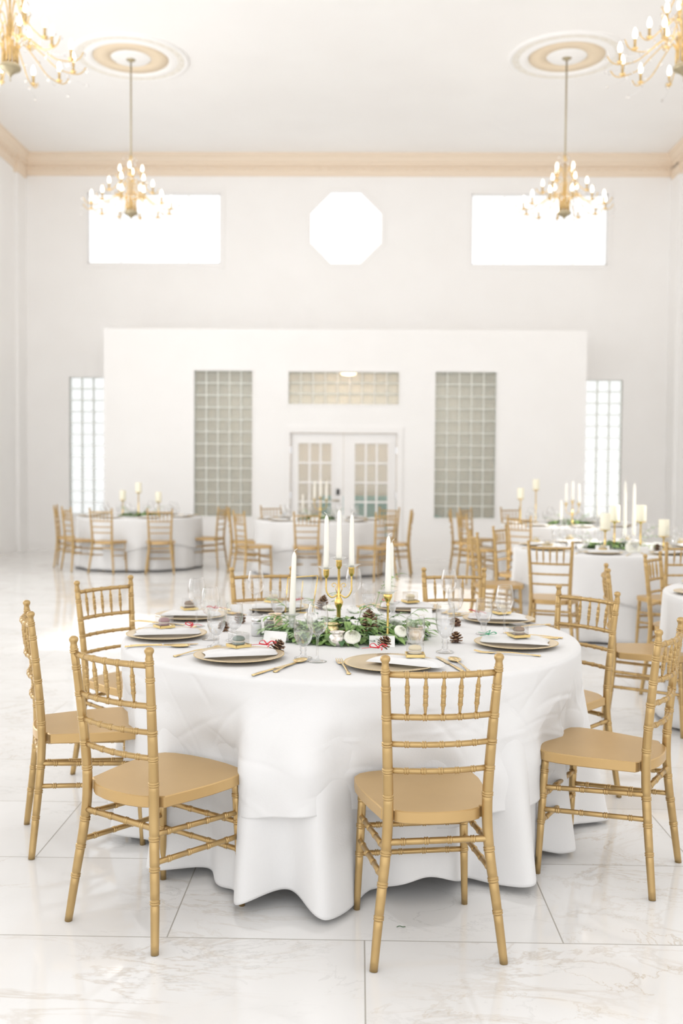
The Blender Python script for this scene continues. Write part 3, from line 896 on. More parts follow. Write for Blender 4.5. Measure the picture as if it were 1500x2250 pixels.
def mk_charger():
    r = thing('charger_plate', '', 'plate')
    bm = NB(); lathe(bm, [(0, .004), (.105, .004), (.118, .008), (.150, .012), (.165, .0165), (.163, .0175), (.150, .0145), (.118, .0105), (.104, .0065), (0, .0065)], 64)
    lathe(bm, [(0, 0), (.09, 0), (.10, .004)], 48)
    obj('plate_body', bm, MT['charger'], r, True)
    bm = NB()
    for k in range(110):
        a = 2*PI*k/110; bmesh.ops.create_icosphere(bm, subdivisions=1, radius=.0019, matrix=Matrix.Translation((.164*math.cos(a), .164*math.sin(a), .0165)))
    obj('beaded_rim', bm, MT['charger_rim'], r, True)
    return r
def mk_napkin():
    r = thing('napkin', '', 'napkin')
    # folded white napkin: three soft layers tapering toward the tied end
    bm = NB()
    NU, NV = 30, 22
    def layer(z0, th, wx, inset, ph):
        g = []
        for side in (0, 1):
            gg = []
            for i in range(NU+1):
                u = i/NU; row = []
                w = wx*(.80+.25*math.sin(PI*u*.8)-.42*u)-inset
                for j in range(NV+1):
                    v = j/NV*2-1
                    e = max(0, 1-abs(v)**5)**.5*(.55+.45*(1-v)/2)
                    eu = max(0, 1-abs(2*u-1)**8)**.5*(.75+.25*u)
                    h = th*e*eu
                    zz = z0+.003*math.sin(3.2*u) + (h+(.0022*math.sin(11*v+4*u)+.0016*math.sin(5*v-9*u))*e*eu if side else -h*.12)
                    row.append((-.135+.265*u+.012*math.cos(v*1.4), v*w, zz))
                gg.append(row)
            g.append(gg)
        V = [[[bm.verts.new(p) for p in row] for row in gg] for gg in g]
        for i in range(NU):
            for j in range(NV):
                bm.faces.new((V[1][i][j], V[1][i+1][j], V[1][i+1][j+1], V[1][i][j+1])).smooth = True
                bm.faces.new((V[0][i][j], V[0][i][j+1], V[0][i+1][j+1], V[0][i+1][j])).smooth = True
        for i in range(NU):
            for j in (0, NV):
                q = (V[0][i][j], V[0][i+1][j], V[1][i+1][j], V[1][i][j]); bm.faces.new(q if j == 0 else q[::-1]).smooth = True
        for j in range(NV):
            for i in (0, NU):
                q = (V[0][i][j], V[1][i][j], V[1][i][j+1], V[0][i][j+1]); bm.faces.new(q if i == 0 else q[::-1]).smooth = True
    layer(.019, .023, .072, 0, 0)
    obj('folded_linen', bm, MT['napkin'], r, True)
    return r
def ribbon_maker(m):
    def f():
        r = thing('ribbon_bow', '', 'ribbon')
        for nm, pp in (('loop', [(0, 0, .004), (.018, .012, .014), (.034, .010, .010), (.030, -.002, .008), (.012, -.004, .005), (0, 0, .004)]),
                       ('loop', [(0, 0, .004), (-.010, .02, .016), (-.022, .026, .012), (-.026, .012, .006), (-.01, .002, .004), (0, 0, .004)]),
                       ('tail', [(0, 0, .004), (-.03, -.004, .006), (-.062, .006, .003)]), ('tail', [(0, 0, .004), (.006, -.022, .005), (-.002, -.042, .002)])):
            bm = NB(); sweep(bm, spline(pp, 6), .0026, 8, flat=(1, .35)); obj(nm, bm, m, r, True)
        bm = NB(); bmesh.ops.create_icosphere(bm, subdivisions=2, radius=.005, matrix=Matrix.Translation((0, 0, .005))); obj('knot', bm, m, r, True)
        return r
    return f
def macaron_maker(col):
    def f():
        r = thing('favor_box', '', 'favor box')
        bm = NB(); box(bm, -.034, .034, -.034, .034, 0, .006); bevel(bm, .002)
        box(bm, -.034, .034, -.034, -.031, .004, .011); box(bm, -.034, .034, .031, .034, .004, .011)
        box(bm, -.034, -.031, -.034, .034, .004, .011); box(bm, .031, .034, -.034, .034, .004, .011)
        obj('gold_tray', bm, MT['tray'], r)
        m_ = obj('macaron', (lambda b: (lathe(b, [(0, .008), (.018, .008), (.0235, .012), (.023, .017), (.021, .018)], 28), lathe(b, [(.021, .024), (.023, .025), (.0235, .030), (.019, .037), (.009, .040), (0, .0405)], 28), b)[-1])(NB()), MAC[col], r, True)
        bm = NB(); lathe(bm, [(0, .0175), (.0205, .0175), (.0215, .021), (.0205, .0245), (0, .0245)], 28); obj('cream_filling', bm, MT['filling'], m_, True)
        bm = NB(); box(bm, -.029, .029, -.029, .029, .006, .052); bevel(bm, .0015, 1); obj('clear_lid', bm, MT['clearbox'], r)
        return r
    return f
def mk_knife():
    r = thing('table_knife', '', 'knife')
    bm = NB(); sweep(bm, spline([(0, -.11, .003), (0, -.07, .004), (0, -.005, .004)], 5), [.0055]*3+[.0065]*4+[.005]*4, 8, flat=(1, .5)); obj('handle', bm, MT['cutlery'], r, True)
    bm = NB()
    pr = [(-.006, 0), (.006, 0), (.009, .03), (.009, .08), (.005, .108), (-.004, .112), (-.006, .08)]
    a = [bm.verts.new((x, y, .003)) for x, y in pr]; b = [bm.verts.new((x, y, .0048)) for x, y in pr]
    bm.faces.new(b); bm.faces.new(a[::-1])
    for k in range(len(pr)): bm.faces.new((a[k], a[(k+1) % len(pr)], b[(k+1) % len(pr)], b[k]))
    obj('blade', bm, MT['cutlery'], r)
    return r
def mk_spoon():
    r = thing('table_spoon', '', 'spoon')
    bm = NB(); sweep(bm, spline([(0, -.11, .003), (0, -.09, .004), (0, -.03, .007), (0, .035, .006)], 6), [.007]*3+[.0065]*4+[.004]*5+[.0035]*7, 8, flat=(1, .45)); obj('handle', bm, MT['cutlery'], r, True)
    bm = NB()
    n = 24; c = bm.verts.new((0, .066, .002)); prev = None
    rings = []
    for q, dz in ((.5, .0025), (.85, .005), (1, .008), (1.04, .0072), (.86, .003), (.5, .0008)):
        rings.append([bm.verts.new((.0195*q*math.cos(2*PI*k/n), .066+.033*q*math.sin(2*PI*k/n), dz+.0005)) for k in range(n)])
    for k in range(n): bm.faces.new((c, rings[0][k], rings[0][(k+1) % n])).smooth = True
    for a, b in zip(rings, rings[1:]):
        for k in range(n): bm.faces.new((a[k], b[k], b[(k+1) % n], a[(k+1) % n])).smooth = True
    bm.faces.new(rings[-1][::-1])
    obj('spoon_bowl', bm, MT['cutlery'], r)
    return r
def mk_fork():
    r = thing('table_fork', '', 'fork')
    bm = NB(); sweep(bm, spline([(0, -.11, .003), (0, -.09, .004), (0, -.02, .008), (0, .03, .006)], 6), [.0072]*3+[.0062]*4+[.0038]*5+[.0045]*7, 8, flat=(1, .45)); obj('handle', bm, MT['cutlery'], r, True)
    bm = NB()
    sweep(bm, spline([(0, .028, .006), (0, .04, .004), (0, .052, .004)], 4), [.004, .006, .008, .010, .0115, .0118, .0118, .0118, .0118], 8, flat=(1, .16))
    for k in range(4):
        x = -.0096+.0064*k; sweep(bm, spline([(x, .048, .004), (x, .075, .0035), (x*.93, .10, .009)], 5), [.002]*8+[.0015, .0012, .0008], 6, flat=(1, .7))
    obj('tines', bm, MT['cutlery'], r, True)
    return r
def mk_wine():
    r = thing('wine_glass', '', 'wine glass')
    bm = NB()
    lathe(bm, [(.0005, .096), (.012, .099), (.026, .110), (.036, .128), (.040, .148), (.039, .170), (.034, .195), (.0305, .212)], 32)
    lathe(bm, [(.0305, .212), (.0300, .2135), (.0293, .212)], 32)
    obj('glass_bowl', bm, MT['glass'], r, True)
    bm = NB(); lathe(bm, [(.010, .097), (.005, .088), (.0038, .060), (.0038, .025), (.006, .010), (.018, .0045), (.034, .002), (.0345, .0008), (.030, 0), (0, 0)], 28); obj('stem', bm, MT['glass'], r, True)
    return r
def mk_goblet():
    r = thing('water_goblet', '', 'water glass')
    bm = NB()
    lathe(bm, [(.0005, .042), (.012, .046), (.026, .060), (.034, .080), (.0365, .105), (.035, .132), (.0325, .150)], 32)
    lathe(bm, [(.0325, .150), (.0318, .1513), (.0312, .150)], 32)
    obj('glass_bowl', bm, MT['glass'], r, True)
    bm = NB(); lathe(bm, [(.014, .044), (.010, .036), (.013, .031), (.009, .024), (.012, .018), (.010, .011), (.022, .006), (.033, .003), (.0335, .001), (.030, 0), (0, 0)], 28); obj('stem', bm, MT['glass'], r, True)
    bm = NB(); lathe(bm, [(0, .047), (.012, .049), (.0245, .060), (.0328, .080), (.0352, .100), (0, .1005)], 32); obj('water', bm, MT['water'], r, True)
    return r
def cone_maker(nm, H, W, turns, seed, squat=False):
    def f():
        r = thing('pinecone', '', 'pinecone')
        rn = random.Random(seed)
        bm = NB(); bt = NB()
        bc = NB(); lathe(bc, [(0, 0), (W*.18, H*.05), (W*.25, H*.35), (W*.15, H*.75), (0, H*.92)], 10); obj('core', bc, MT['conecore'], r, True)
        n = turns
        for k in range(n):
            t_ = k/(n-1); a = k*2.39996
            z = H*(.06+.86*t_); rr = W*.5*math.sin(PI*min(1, .22+.78*t_)**.9)*(1.05-.25*t_)+W*.07
            if t_ > .9: rr *= .8
            lift = R(-12+60*t_)
            w = rr*.36*(1-.3*t_)+.0012; L = rr; th = w*.13
            ca, sa = math.cos(a), math.sin(a)
            def P(u, v, h):
                x = u*math.cos(lift)-h*math.sin(lift); zz = z+u*math.sin(lift)+h*math.cos(lift)
                return Vector((x*ca-v*sa, x*sa+v*ca, zz))
            pts = [(L*.15, w*.35), (L*.6, w*.75), (L*.88, w), (L*1.0, w*.55), (L*1.06, 0), (L*1.0, -w*.55), (L*.88, -w), (L*.6, -w*.75), (L*.15, -w*.35)]
            A = [bm.verts.new(P(u, v, th*.6+(u/L)**2*L*.12)) for u, v in pts]; B = [bm.verts.new(P(u, v, -th*.6+(u/L)**2*L*.12)) for u, v in pts]
            bm.faces.new(A); bm.faces.new(B[::-1])
            for q in range(len(pts)): bm.faces.new((A[q], B[q], B[(q+1) % len(pts)], A[(q+1) % len(pts)]))
            tp = [(L*.95, w*.80), (L*1.005, w*.56), (L*1.07, 0), (L*1.005, -w*.56), (L*.95, -w*.80)]
            A = [bt.verts.new(P(u, v, th*.9+(u/L)**2*L*.12)) for u, v in tp]; B = [bt.verts.new(P(u+.0004, v, -th*.9+(u/L)**2*L*.12)) for u, v in tp]
            bt.faces.new(A); bt.faces.new(B[::-1])
            for q in range(len(tp)): bt.faces.new((A[q], B[q], B[(q+1) % len(tp)], A[(q+1) % len(tp)]))
        bmesh.ops.recalc_face_normals(bm, faces=bm.faces[:]); bmesh.ops.recalc_face_normals(bt, faces=bt.faces[:])
        obj('scales', bm, MT['cone'], r); obj('scale_tips', bt, MT['conetip'], r)
        return r
    return f
small_cone = cone_maker('s', .046, .046, 38, 1)
big_cone = cone_maker('b', .105, .066, 68, 2)
def mk_card():
    r = thing('place_card', '', 'place card')
    bm = NB()
    W_, Hh, T = .05, .042, .0006
    for s_ in (-1, 1):
        v = [(-W_, s_*.017, 0), (W_, s_*.017, 0), (W_, 0, Hh), (-W_, 0, Hh)]
        A = [bm.verts.new(p) for p in v]; B = [bm.verts.new((p[0], p[1]+s_*T*1.5, p[2]+T*.4)) for p in v]
        bm.faces.new(A); bm.faces.new(B[::-1])
        for q in range(4): bm.faces.new((A[q], A[(q+1) % 4], B[(q+1) % 4], B[q]))
    obj('folded_card', bm, MT['paper'], r)
    bm = NB()
    pts = []
    for k in range(31):
        u = k/30; z = .013+.0022*math.sin(u*38)+.001*math.sin(u*13)
        pts.append((-.018+.036*u, -.0185+.017*(z/.042)-.0012, z))
    sweep(bm, pts, .00035, 4)
    obj('handwriting', bm, MT['ink'], r)
    return r
def taper_maker(L, r0=.0122, r1=.0080):
    def f():
        r = thing('taper_candle', '', 'candle')
        bm = NB(); lathe(bm, [(0, 0), (r0*.9, 0), (r0, .003), (r0, .03), (r1*1.05, L-.018), (r1*.8, L-.008), (.003, L-.001), (0, L)], 20); obj('wax_body', bm, MT['wax'], r, True)
        bm = NB(); sweep(bm, spline([(0, 0, L-.002), (.001, 0, L+.005), (.006, 0, L+.009), (.011, 0, L+.013)], 4), .0012, 6); obj('wick', bm, MT['wick'], r, True)
        return r
    return f
def mk_pillar():
    r = thing('pillar_candle', '', 'candle')
    bm = NB(); lathe(bm, [(0, 0), (.045, 0), (.046, .004), (.046, .142), (.043, .147), (.034, .143), (0, .141)], 32); obj('wax_body', bm, MT['pillarwax'], r, True)
    bm = NB(); sweep(bm, [(0, 0, .14), (.001, 0, .154)], .0013, 6); obj('wick', bm, MT['wick'], r)
    return r
def holder_maker(H):
    def f():
        r = thing('candle_holder', '', 'candle holder')
        bm = NB(); lathe(bm, [(0, 0), (.045, 0), (.045, .004), (.02, .012), (.009, .02), (.008, .04), (.012, .05), (.008, .06), (.007, H-.03), (.012, H-.018), (.03, H-.008), (.048, H-.004), (.048, H), (0, H)], 28)
        obj('holder_body', bm, MT['brass'], r, True); return r
    return f

def at(u, v, phi, c=TC):
    """seat frame: u to the diner's right, v toward the table centre, from the plate"""
    d = Vector((math.cos(phi), math.sin(phi)))
    rgt = Vector((-d.y, d.x))
    p = c + d*(.77-v) + rgt*u
    return p
SEATS = [  # plate position, seat name, napkin angle, ribbon, macaron
    ((-.435, 3.621), 'front left chair', 12, 'red', 'green'),
    ((.117, 3.496), 'chair nearest the camera', -28, 'red', 'pale'),
    ((-.791, 4.082), 'far left edge-on chair', 8, 'red', 'mauve'),
    ((.629, 3.949), 'side-on chair at the right edge', 170, 'green', 'brown'),
    ((-.78, 4.62), 'left rear chair', -4, 'red', 'brown'),
    ((-.41, 4.91), 'chair behind the table left of the candelabra', 10, 'red', 'pale'),
    ((.251, 4.97), 'chair behind the table right of the candelabra', 178, 'red', 'pale'),
    ((.651, 4.602), 'right rear chair', 176, 'red', 'pale')]
FIX = {(0, 'knife'): ((-.285, 3.42), 60), (0, 'spoon'): ((-.235, 3.49), 69), (1, 'fork'): ((-.05, 3.475), 99)}
for i, ((px, py), nm, na, rb, mc) in enumerate(SEATS):
    P = Vector((px, py)); d = (P-TC).normalized(); phi = math.atan2(d.y, d.x)
    place('charger', mk_charger, (px, py, ZT), phi, 'round gold charger plate set for the '+nm, 'gold charger plates')
    an = R(na)
    NP = Vector((px+.055, py-.005)) if i == 1 else P
    u = Vector((math.cos(an), math.sin(an)))
    w = Vector((-u.y, u.x))
    place('napkin', mk_napkin, (NP.x, NP.y, ZT-.003), an, 'folded white napkin on the plate of the '+nm, 'folded napkins')
    q = P+u*(-.01)+w*.005
    if i == 0: q = P+Vector((-.005, .03))
    if i == 1: q = P+Vector((.085, .0))
    place('fav'+mc, macaron_maker(mc), (q.x, q.y, ZT+.0375), an+.5, 'boxed %s macaron at the place of the %s' % (mc, nm), 'macaron favor boxes')
    q = P+u*.105+w*.02
    if i == 1: q = Vector((.075, 3.62))
    if i == 3: q = P+Vector((-.11, -.0))
    if i == 2: q = P+Vector((.10, .03))
    place('rib'+rb, ribbon_maker(MT[rb]), (q.x, q.y, ZT+.041), an+.8*i, '%s ribbon on the napkin of the %s' % (rb, nm), 'ribbons')
    # cutlery
    rgt = Vector((-d.y, d.x))      # diner looks at the centre: right hand side
    fwd = math.atan2(-d.y, -d.x)-PI/2
    for key, mk, uu, vv, nn, dr in (('knife', mk_knife, .215, 0, 'gold table knife', .05), ('spoon', mk_spoon, .25, -.015, 'gold table spoon', -.06), ('fork', mk_fork, -.205, 0, 'gold table fork', .04)):
        q = P + rgt*uu - d*vv
        rz = fwd+dr
        if (i, key) in FIX: q = Vector(FIX[(i, key)][0]); rz = R(FIX[(i, key)][1])-PI/2
        place(key, mk, (q.x, q.y, ZT), rz, nn+' at the place of the '+nm, nn+'s' if key != 'knife' else 'gold table knives', scale=(1.15, 1.2, 1.1))

GL = [('wine', -.146, 3.574, 'wine glass in front of the silver votive, nearest the camera'), ('gob', -.200, 3.633, 'water goblet touching the nearest wine glass on its left'),
      ('wine', -.711, 4.359, 'wine glass behind the mauve macaron plate at left'), ('wine', -.600, 4.02, 'wine glass at left, beside the tall goblet between two plates'),
      ('gob', -.553, 3.86, 'water goblet at left with a pinecone seen through it'), ('wine', -.488, 4.726, 'wine glass before the left rear chair back, left of the leaning candle'),
      ('gob', -.359, 4.475, 'water goblet behind the gold votive on the left'), ('wine', -.023, 4.836, 'wine glass just right of the candelabra arm'),
      ('gob', .05, 4.78, 'water goblet right behind the candelabra'), ('gob', .214, 3.684, 'water goblet right of the place card by the nearest chair'),
      ('wine', .444, 4.869, 'wine glass at the right rear, before the chair back'), ('gob', .452, 4.613, 'water goblet in front of the right rear wine glass'),
      ('gob2', .333, 3.784, 'tall water goblet at right centre beside the pinecone'), ('gob', .535, 4.227, 'water goblet at right with red ribbon seen through it'),
      ('wine', .618, 4.196, 'wine glass at right, tallest in front of the right rear plate'), ('gob', -.50, 4.00, 'water goblet behind the left wine glass pair')]
for k, x, y, lab in GL:
    if k == 'wine': place('wine', mk_wine, (x, y, ZT), 0, 'clear '+lab, 'glasses on the nearest table')
    else: place('goblet', mk_goblet, (x, y, ZT), 0, 'clear '+lab, 'glasses on the nearest table', scale=(1.02, 1.02, 1.25) if k == 'gob2' else None)

for x, y, rz, lab in ((-.33, 3.985, -20, 'white folded place card left of the nearest wine glasses, tilted'), (.095, 3.90, 0, 'white folded place card by the large pinecone, upright'),
                      (-.566, 4.798, 15, 'white folded place card at the back left behind a pinecone'), (.30, 4.70, 5, 'white folded place card at the back right by the rear plate')):
    place('card', mk_card, (x, y, ZT), R(rz), lab, 'place cards')
for x, y, z, tl, sc_, lab in ((-.315, 3.747, .004, (.5, .3, 1), 1.12, 'small brown pinecone in front of the tilted place card'), (.091, 3.70, .034, (-.3, .5, 0), 1.0, 'small brown pinecone with red ribbon on the plate nearest the camera'),
                      (-.537, 4.464, .004, (.2, -.3, 2), 1.0, 'small brown pinecone at the left rear before a place card'), (-.578, 4.241, .004, (.3, .2, 0), .95, 'small brown pinecone seen through the left goblet'),
                      (.398, 3.992, .003, (-.3, .3, 1), 1.02, 'small reddish pinecone on bare cloth right of the greenery'), (.44, 4.421, .005, (0, .9, 2), .95, 'small pinecone lying on its side at right behind the goblet')):
    place('cone', small_cone, (x, y, ZT+z), 0, lab, 'small pinecones', tilt=tl, scale=(sc_,)*3)
place('bigcone', big_cone, (.045, 4.09, ZT+.02), 0, 'large dark pinecone standing in the greenery behind the place card', 'large pinecones', scale=(1.05,)*3)
place('bigcone', big_cone, (-.17, 4.55, ZT+.05), 0, 'large pinecone half hidden behind the candelabra in the greenery', 'large pinecones', tilt=(.2, .1, 1), scale=(.75,)*3)

# candelabra
t = thing('candelabra', 'gold three armed candelabra with scrolls standing in the greenery', 'candelabra', (-.083, 4.24, ZT))
bm = NB(); lathe(bm, [(0, 0), (.05, 0), (.05, .005), (.02, .015), (.009, .03), (.009, .10), (.017, .118), (.019, .130), (.013, .146), (.007, .155), (.0055, .19), (.0055, .275), (.008, .280), (0, .28)], 24); obj('stem', bm, MT['brass'], t, True)
for s_, zz in ((-1, .235), (1, .245)):
    bm = NB(); sweep(bm, spline([(0, 0, .165), (s_*.03, -.002, .15), (s_*.052, -.004, .175), (s_*.054, -.004, .22), (s_*.054, -.004, zz+.005)], 8), .0036, 8); obj('arm', bm, MT['brass'], t, True)
    bm = NB()
    pts = [(s_*(.006+.0), 0, .165), (s_*.014, 0, .185)]+[(s_*(.022+.010*(1-k/16)*math.cos(PI-k*.42)*1.35), 0, .200+.014*(1-k/16)*math.sin(k*.42)) for k in range(14)]
    sweep(bm, pts, .0018, 6); obj('scroll', bm, MT['brass'], t, True)
def cup(x, z, par):
    bm = NB(); lathe(bm, [(0, z), (.007, z), (.010, z+.008), (.0125, z+.013), (.0125, z+.034), (.014, z+.037), (.011, z+.038), (0, z+.036)], 20, (x, -.004 if x else 0, 0)); obj('candle_cup', bm, MT['brass'], par, True)
    bm = NB(); lathe(bm, [(.012, z+.038), (.020, z+.040), (.030, z+.047), (.038, z+.050)], 32, (x, -.004 if x else 0, 0), rfun=lambda a, zz: 1+.07*math.sin(6*a)); obj('glass_drip_collar', bm, MT['petalglass'], par, True)
cup(0, .272, t); cup(-.054, .232, t); cup(.054, .242, t)
place('tap235', taper_maker(.215), (-.083, 4.24, ZT+.309), 0, 'white taper candle in the middle cup of the candelabra, tallest', 'white taper candles', tilt=(0, 0, 0))
place('tap225', taper_maker(.232), (-.137, 4.236, ZT+.269), 0, 'white taper candle in the left cup of the candelabra', 'white taper candles', tilt=(0, 0, PI))
place('tap225', taper_maker(.225), (-.029, 4.236, ZT+.279), 0, 'white taper candle in the right cup of the candelabra', 'white taper candles', tilt=(0, 0, 1.2), scale=(1, 1, .97))
# single brass stick
t = thing('candlestick', 'slim gold candlestick behind the upright place card, right of the candelabra', 'candlestick', (.121, 4.03, ZT))
bm = NB(); lathe(bm, [(0, 0), (.035, 0), (.035, .004), (.012, .010), (.005, .02), (.0045, .14), (.008, .148), (.005, .154), (.012, .168), (.017, .178), (.018, .190), (.016, .192), (0, .190)], 24); obj('stem', bm, MT['brass'], t, True)
bm = NB(); lathe(bm, [(.012, .190), (.020, .194), (.029, .202), (.040, .206)], 32, rfun=lambda a, zz: 1+.06*math.sin(6*a)); obj('glass_drip_collar', bm, MT['petalglass'], t, True)
place('tap225', taper_maker(.225), (.121, 4.03, ZT+.191), 0, 'white taper candle in the slim gold candlestick', 'white taper candles', scale=(1.05, 1.05, 1.02))
def mk_glassstick():
    r = thing('glass_candlestick', '', 'candlestick')
    bm = NB(); lathe(bm, [(0, 0), (.036, 0), (.036, .004), (.016, .012), (.009, .022), (.018, .036), (.020, .046), (.010, .056), (.012, .062), (.015, .075), (.015, .088), (.030, .094), (.033, .100), (.016, .097), (0, .086)], 24)
    obj('glass_body', bm, MT['petalglass'], r, True); return r
place('gstick', mk_glassstick, (-.273, 4.10, ZT), 0, 'clear glass candlestick among leaves, left of the nearest wine glass', 'glass candlesticks')
place('tap225', taper_maker(.225), (-.273, 4.10, ZT+.087), 0, 'white taper candle leaning slightly in the left glass candlestick', 'white taper candles', tilt=(0, .03, 0), scale=(1.1, 1.1, 1.15))
place('gstick', mk_glassstick, (.156, 4.482, ZT), 0, 'clear glass candlestick behind the slim gold one', 'glass candlesticks')
place('tap225', taper_maker(.225), (.150, 4.482, ZT+.087), 0, 'white taper candle behind the one in the slim gold candlestick', 'white taper candles', scale=(.95, .95, 1.22))

# votives, shakers, frame
def votive_maker(m):
    def f():
        r = thing('votive_holder', '', 'votive holder')
        bm = NB(); lathe(bm, [(0, 0), (.024, 0), (.031, .006), (.034, .02), (.033, .034), (.028, .042), (.026, .046), (.029, .052), (.031, .055), (.029, .055), (.025, .050), (.023, .046), (.026, .036), (.027, .012), (0, .008)], 32, rfun=lambda a, z: 1+.015*math.sin(16*a)*(1 if .004 < z < .04 else 0))
        obj('votive_glass', bm, m, r, True)
        bm = NB(); lathe(bm, [(0, .010), (.018, .010), (.018, .028), (0, .028)], 16); obj('tealight', bm, MT['wax'], r, True)
        return r
    return f
place('vs', votive_maker(MT['mercury']), (-.082, 3.915, ZT), 0, 'silvery mercury glass votive holder in front of the greenery', 'votive holders')
place('vg', votive_maker(MT['mercgold']), (-.11, 4.05, ZT+.012), 0, 'textured gold votive holder behind the silvery one', 'votive holders')
place('vp', votive_maker(MT['peachglass']), (-.365, 4.36, ZT), 0, 'peach votive holder behind the salt and pepper shakers', 'votive holders', scale=(1, 1, 1.1))
place('vp', votive_maker(MT['peachglass']), (.235, 4.02, ZT), 0, 'peach votive holder at the right end of the greenery', 'votive holders')
def shaker(m, nm):
    def f():
        r = thing(nm+'_shaker', '', nm+' shaker')
        bm = NB(); lathe(bm, [(0, 0), (.020, 0), (.022, .003), (.022, .048), (.019, .058), (.017, .062)], 10); obj('glass_jar', bm, MT['glass'], r)
        bm = NB(); lathe(bm, [(0, .002), (.0205, .003), (.0205, .052), (0, .053)], 10); obj('contents', bm, m, r)
        bm = NB(); lathe(bm, [(.0185, .060), (.0195, .062), (.0195, .070), (.016, .077), (0, .079)], 24); obj('metal_cap', bm, MT['steel'], r, True)
        return r
    return f
place('salt', shaker(MT['salt'], 'salt'), (-.423, 4.12, ZT), 0, 'glass salt shaker with white salt left of the greenery')
place('pepper', shaker(MT['pepper'], 'pepper'), (-.375, 4.18, ZT), 0, 'glass pepper shaker with grey pepper right of the salt')
t = thing('table_sign_frame', 'thin gold edged glass frame behind the leaning candle', 'frame', (-.275, 4.76, ZT), .1)
bm = NB()
fp = [(-.075, .0, .008), (.055, .0, .008), (.082, .02, .185), (-.062, .02, .175)]
for a, b in zip(fp, fp[1:]+fp[:1]): sweep(bm, [a, b], .0028, 6)
obj('gold_edge', bm, MT['brass'], t)
bm = NB(); v = [bm.verts.new(p) for p in fp]+[bm.verts.new((p[0], p[1]+.002, p[2])) for p in fp]
bm.faces.new(v[:4]); bm.faces.new(v[4:][::-1])
for q in range(4): bm.faces.new((v[q], v[(q+1) % 4], v[4+(q+1) % 4], v[4+q]))
obj('glass_pane', bm, MT['pane'], t)
bm = NB(); sweep(bm, [(.0, .06, .004), (.01, .02, .16)], .0022, 6); obj('back_prop', bm, MT['brass'], t)

# ------------------------------------------------------------ greenery and flowers
def leaf(bm, base, dirv, L, W, droop, mi=0, seg=5):
    d = Vector(dirv).normalized()
    side = d.cross(Vector((0, 0, 1)))
    if side.length < .1: side = Vector((1, 0, 0))
    side.normalize(); nrm = side.cross(d)
    L_, R_, C_ = [], [], []
    for k in range(seg+1):
        t_ = k/seg
        w = W*math.sin(PI*min(1, t_*.92+.06))**.8
        p = Vector(base)+d*(L*t_)+Vector((0, 0, -droop*L*t_*t_))
        if p.z < .757: p.z = .757+random.random()*.002
        C_.append(bm.verts.new(p)); L_.append(bm.verts.new(p+side*w+nrm*w*.35)); R_.append(bm.verts.new(p-side*w+nrm*w*.35))
    for k in range(seg):
        for q in ((L_[k], L_[k+1], C_[k+1], C_[k]), (C_[k], C_[k+1], R_[k+1], R_[k])):
            f = bm.faces.new(q); f.smooth = True; f.material_index = mi
def garland(cx, cy, sx, sy, n, seed, zmax=.07, sprigs=10, sc_=1.0):
    rn = random.Random(seed); bm = NB()
    for k in range(n):
        a = rn.random()*2*PI; rr = rn.random()**.6
        x, y = cx+sx*rr*math.cos(a), cy+sy*rr*math.sin(a)
        z = ZT+.006+zmax*(1-rr*.85)*rn.random()
        th = a+rn.uniform(-1.1, 1.1)
        kind = rn.random()
        up_ = rn.uniform(-.1, .75)
        mi = 0 if kind < .5 else (1 if kind < .72 else 2)
        leaf(bm, (x, y, z), (math.cos(th), math.sin(th), up_), rn.uniform(.035, .085)*sc_, rn.uniform(.008, .019)*sc_, rn.uniform(.3, .8), mi)
    for k in range(sprigs):   # long drooping sprigs with paired narrow leaves
        a = rn.random()*2*PI
        x, y = cx+sx*.75*math.cos(a), cy+sy*.75*math.sin(a)
        th = a+rn.uniform(-.5, .5); L = rn.uniform(.08, .17)*sc_; e = rn.uniform(.0, 1.3) if k % 5 else rn.uniform(1.6, 2.4)
        pts = [(x+math.cos(th)*L*t_, y+math.sin(th)*L*t_, max(.758, ZT+.03+L*e*t_-L*.5*e*t_*t_)) for t_ in (0, .25, .5, .75, 1)]
        sweep(bm, pts, .0011, 5, mi=0)
        for q in range(1, 5):
            for s_ in (-1, 1):
                b2 = th+s_*rn.uniform(.5, .9)
                leaf(bm, pts[q], (math.cos(b2), math.sin(b2), rn.uniform(-.1, .4)), rn.uniform(.03, .05)*sc_, .0065*sc_, .3, 0 if k % 3 else 1, 4)
    # feathery fern fronds at the rim
    for k in range(7 if sprigs else 0):
        a = -PI/2+rn.uniform(-1.5, 1.5); x, y = cx+sx*.8*math.cos(a), cy+sy*.85*math.sin(a)
        for q in range(14):
            t_ = q/14; px, py = x+math.cos(a)*.10*t_, y+math.sin(a)*.07*t_
            for s_ in (-1, 1):
                b2 = a+s_*.9; leaf(bm, (px, py, .758+.012*(1-t_)), (math.cos(b2), math.sin(b2), .1), .03*(1-t_*.7), .0022, .2, 2 if q % 2 else 0, 2)
    o = obj('greenery_garland', bm, [MT['leaf'], MT['leaf2'], MT['leaf3']])
    return o
o = garland(-.04, 4.15, .31, .24, 640, 11, .075, 38)
tag(o, 'leafy green garland lying around the candelabra on the nearest table', 'greenery')
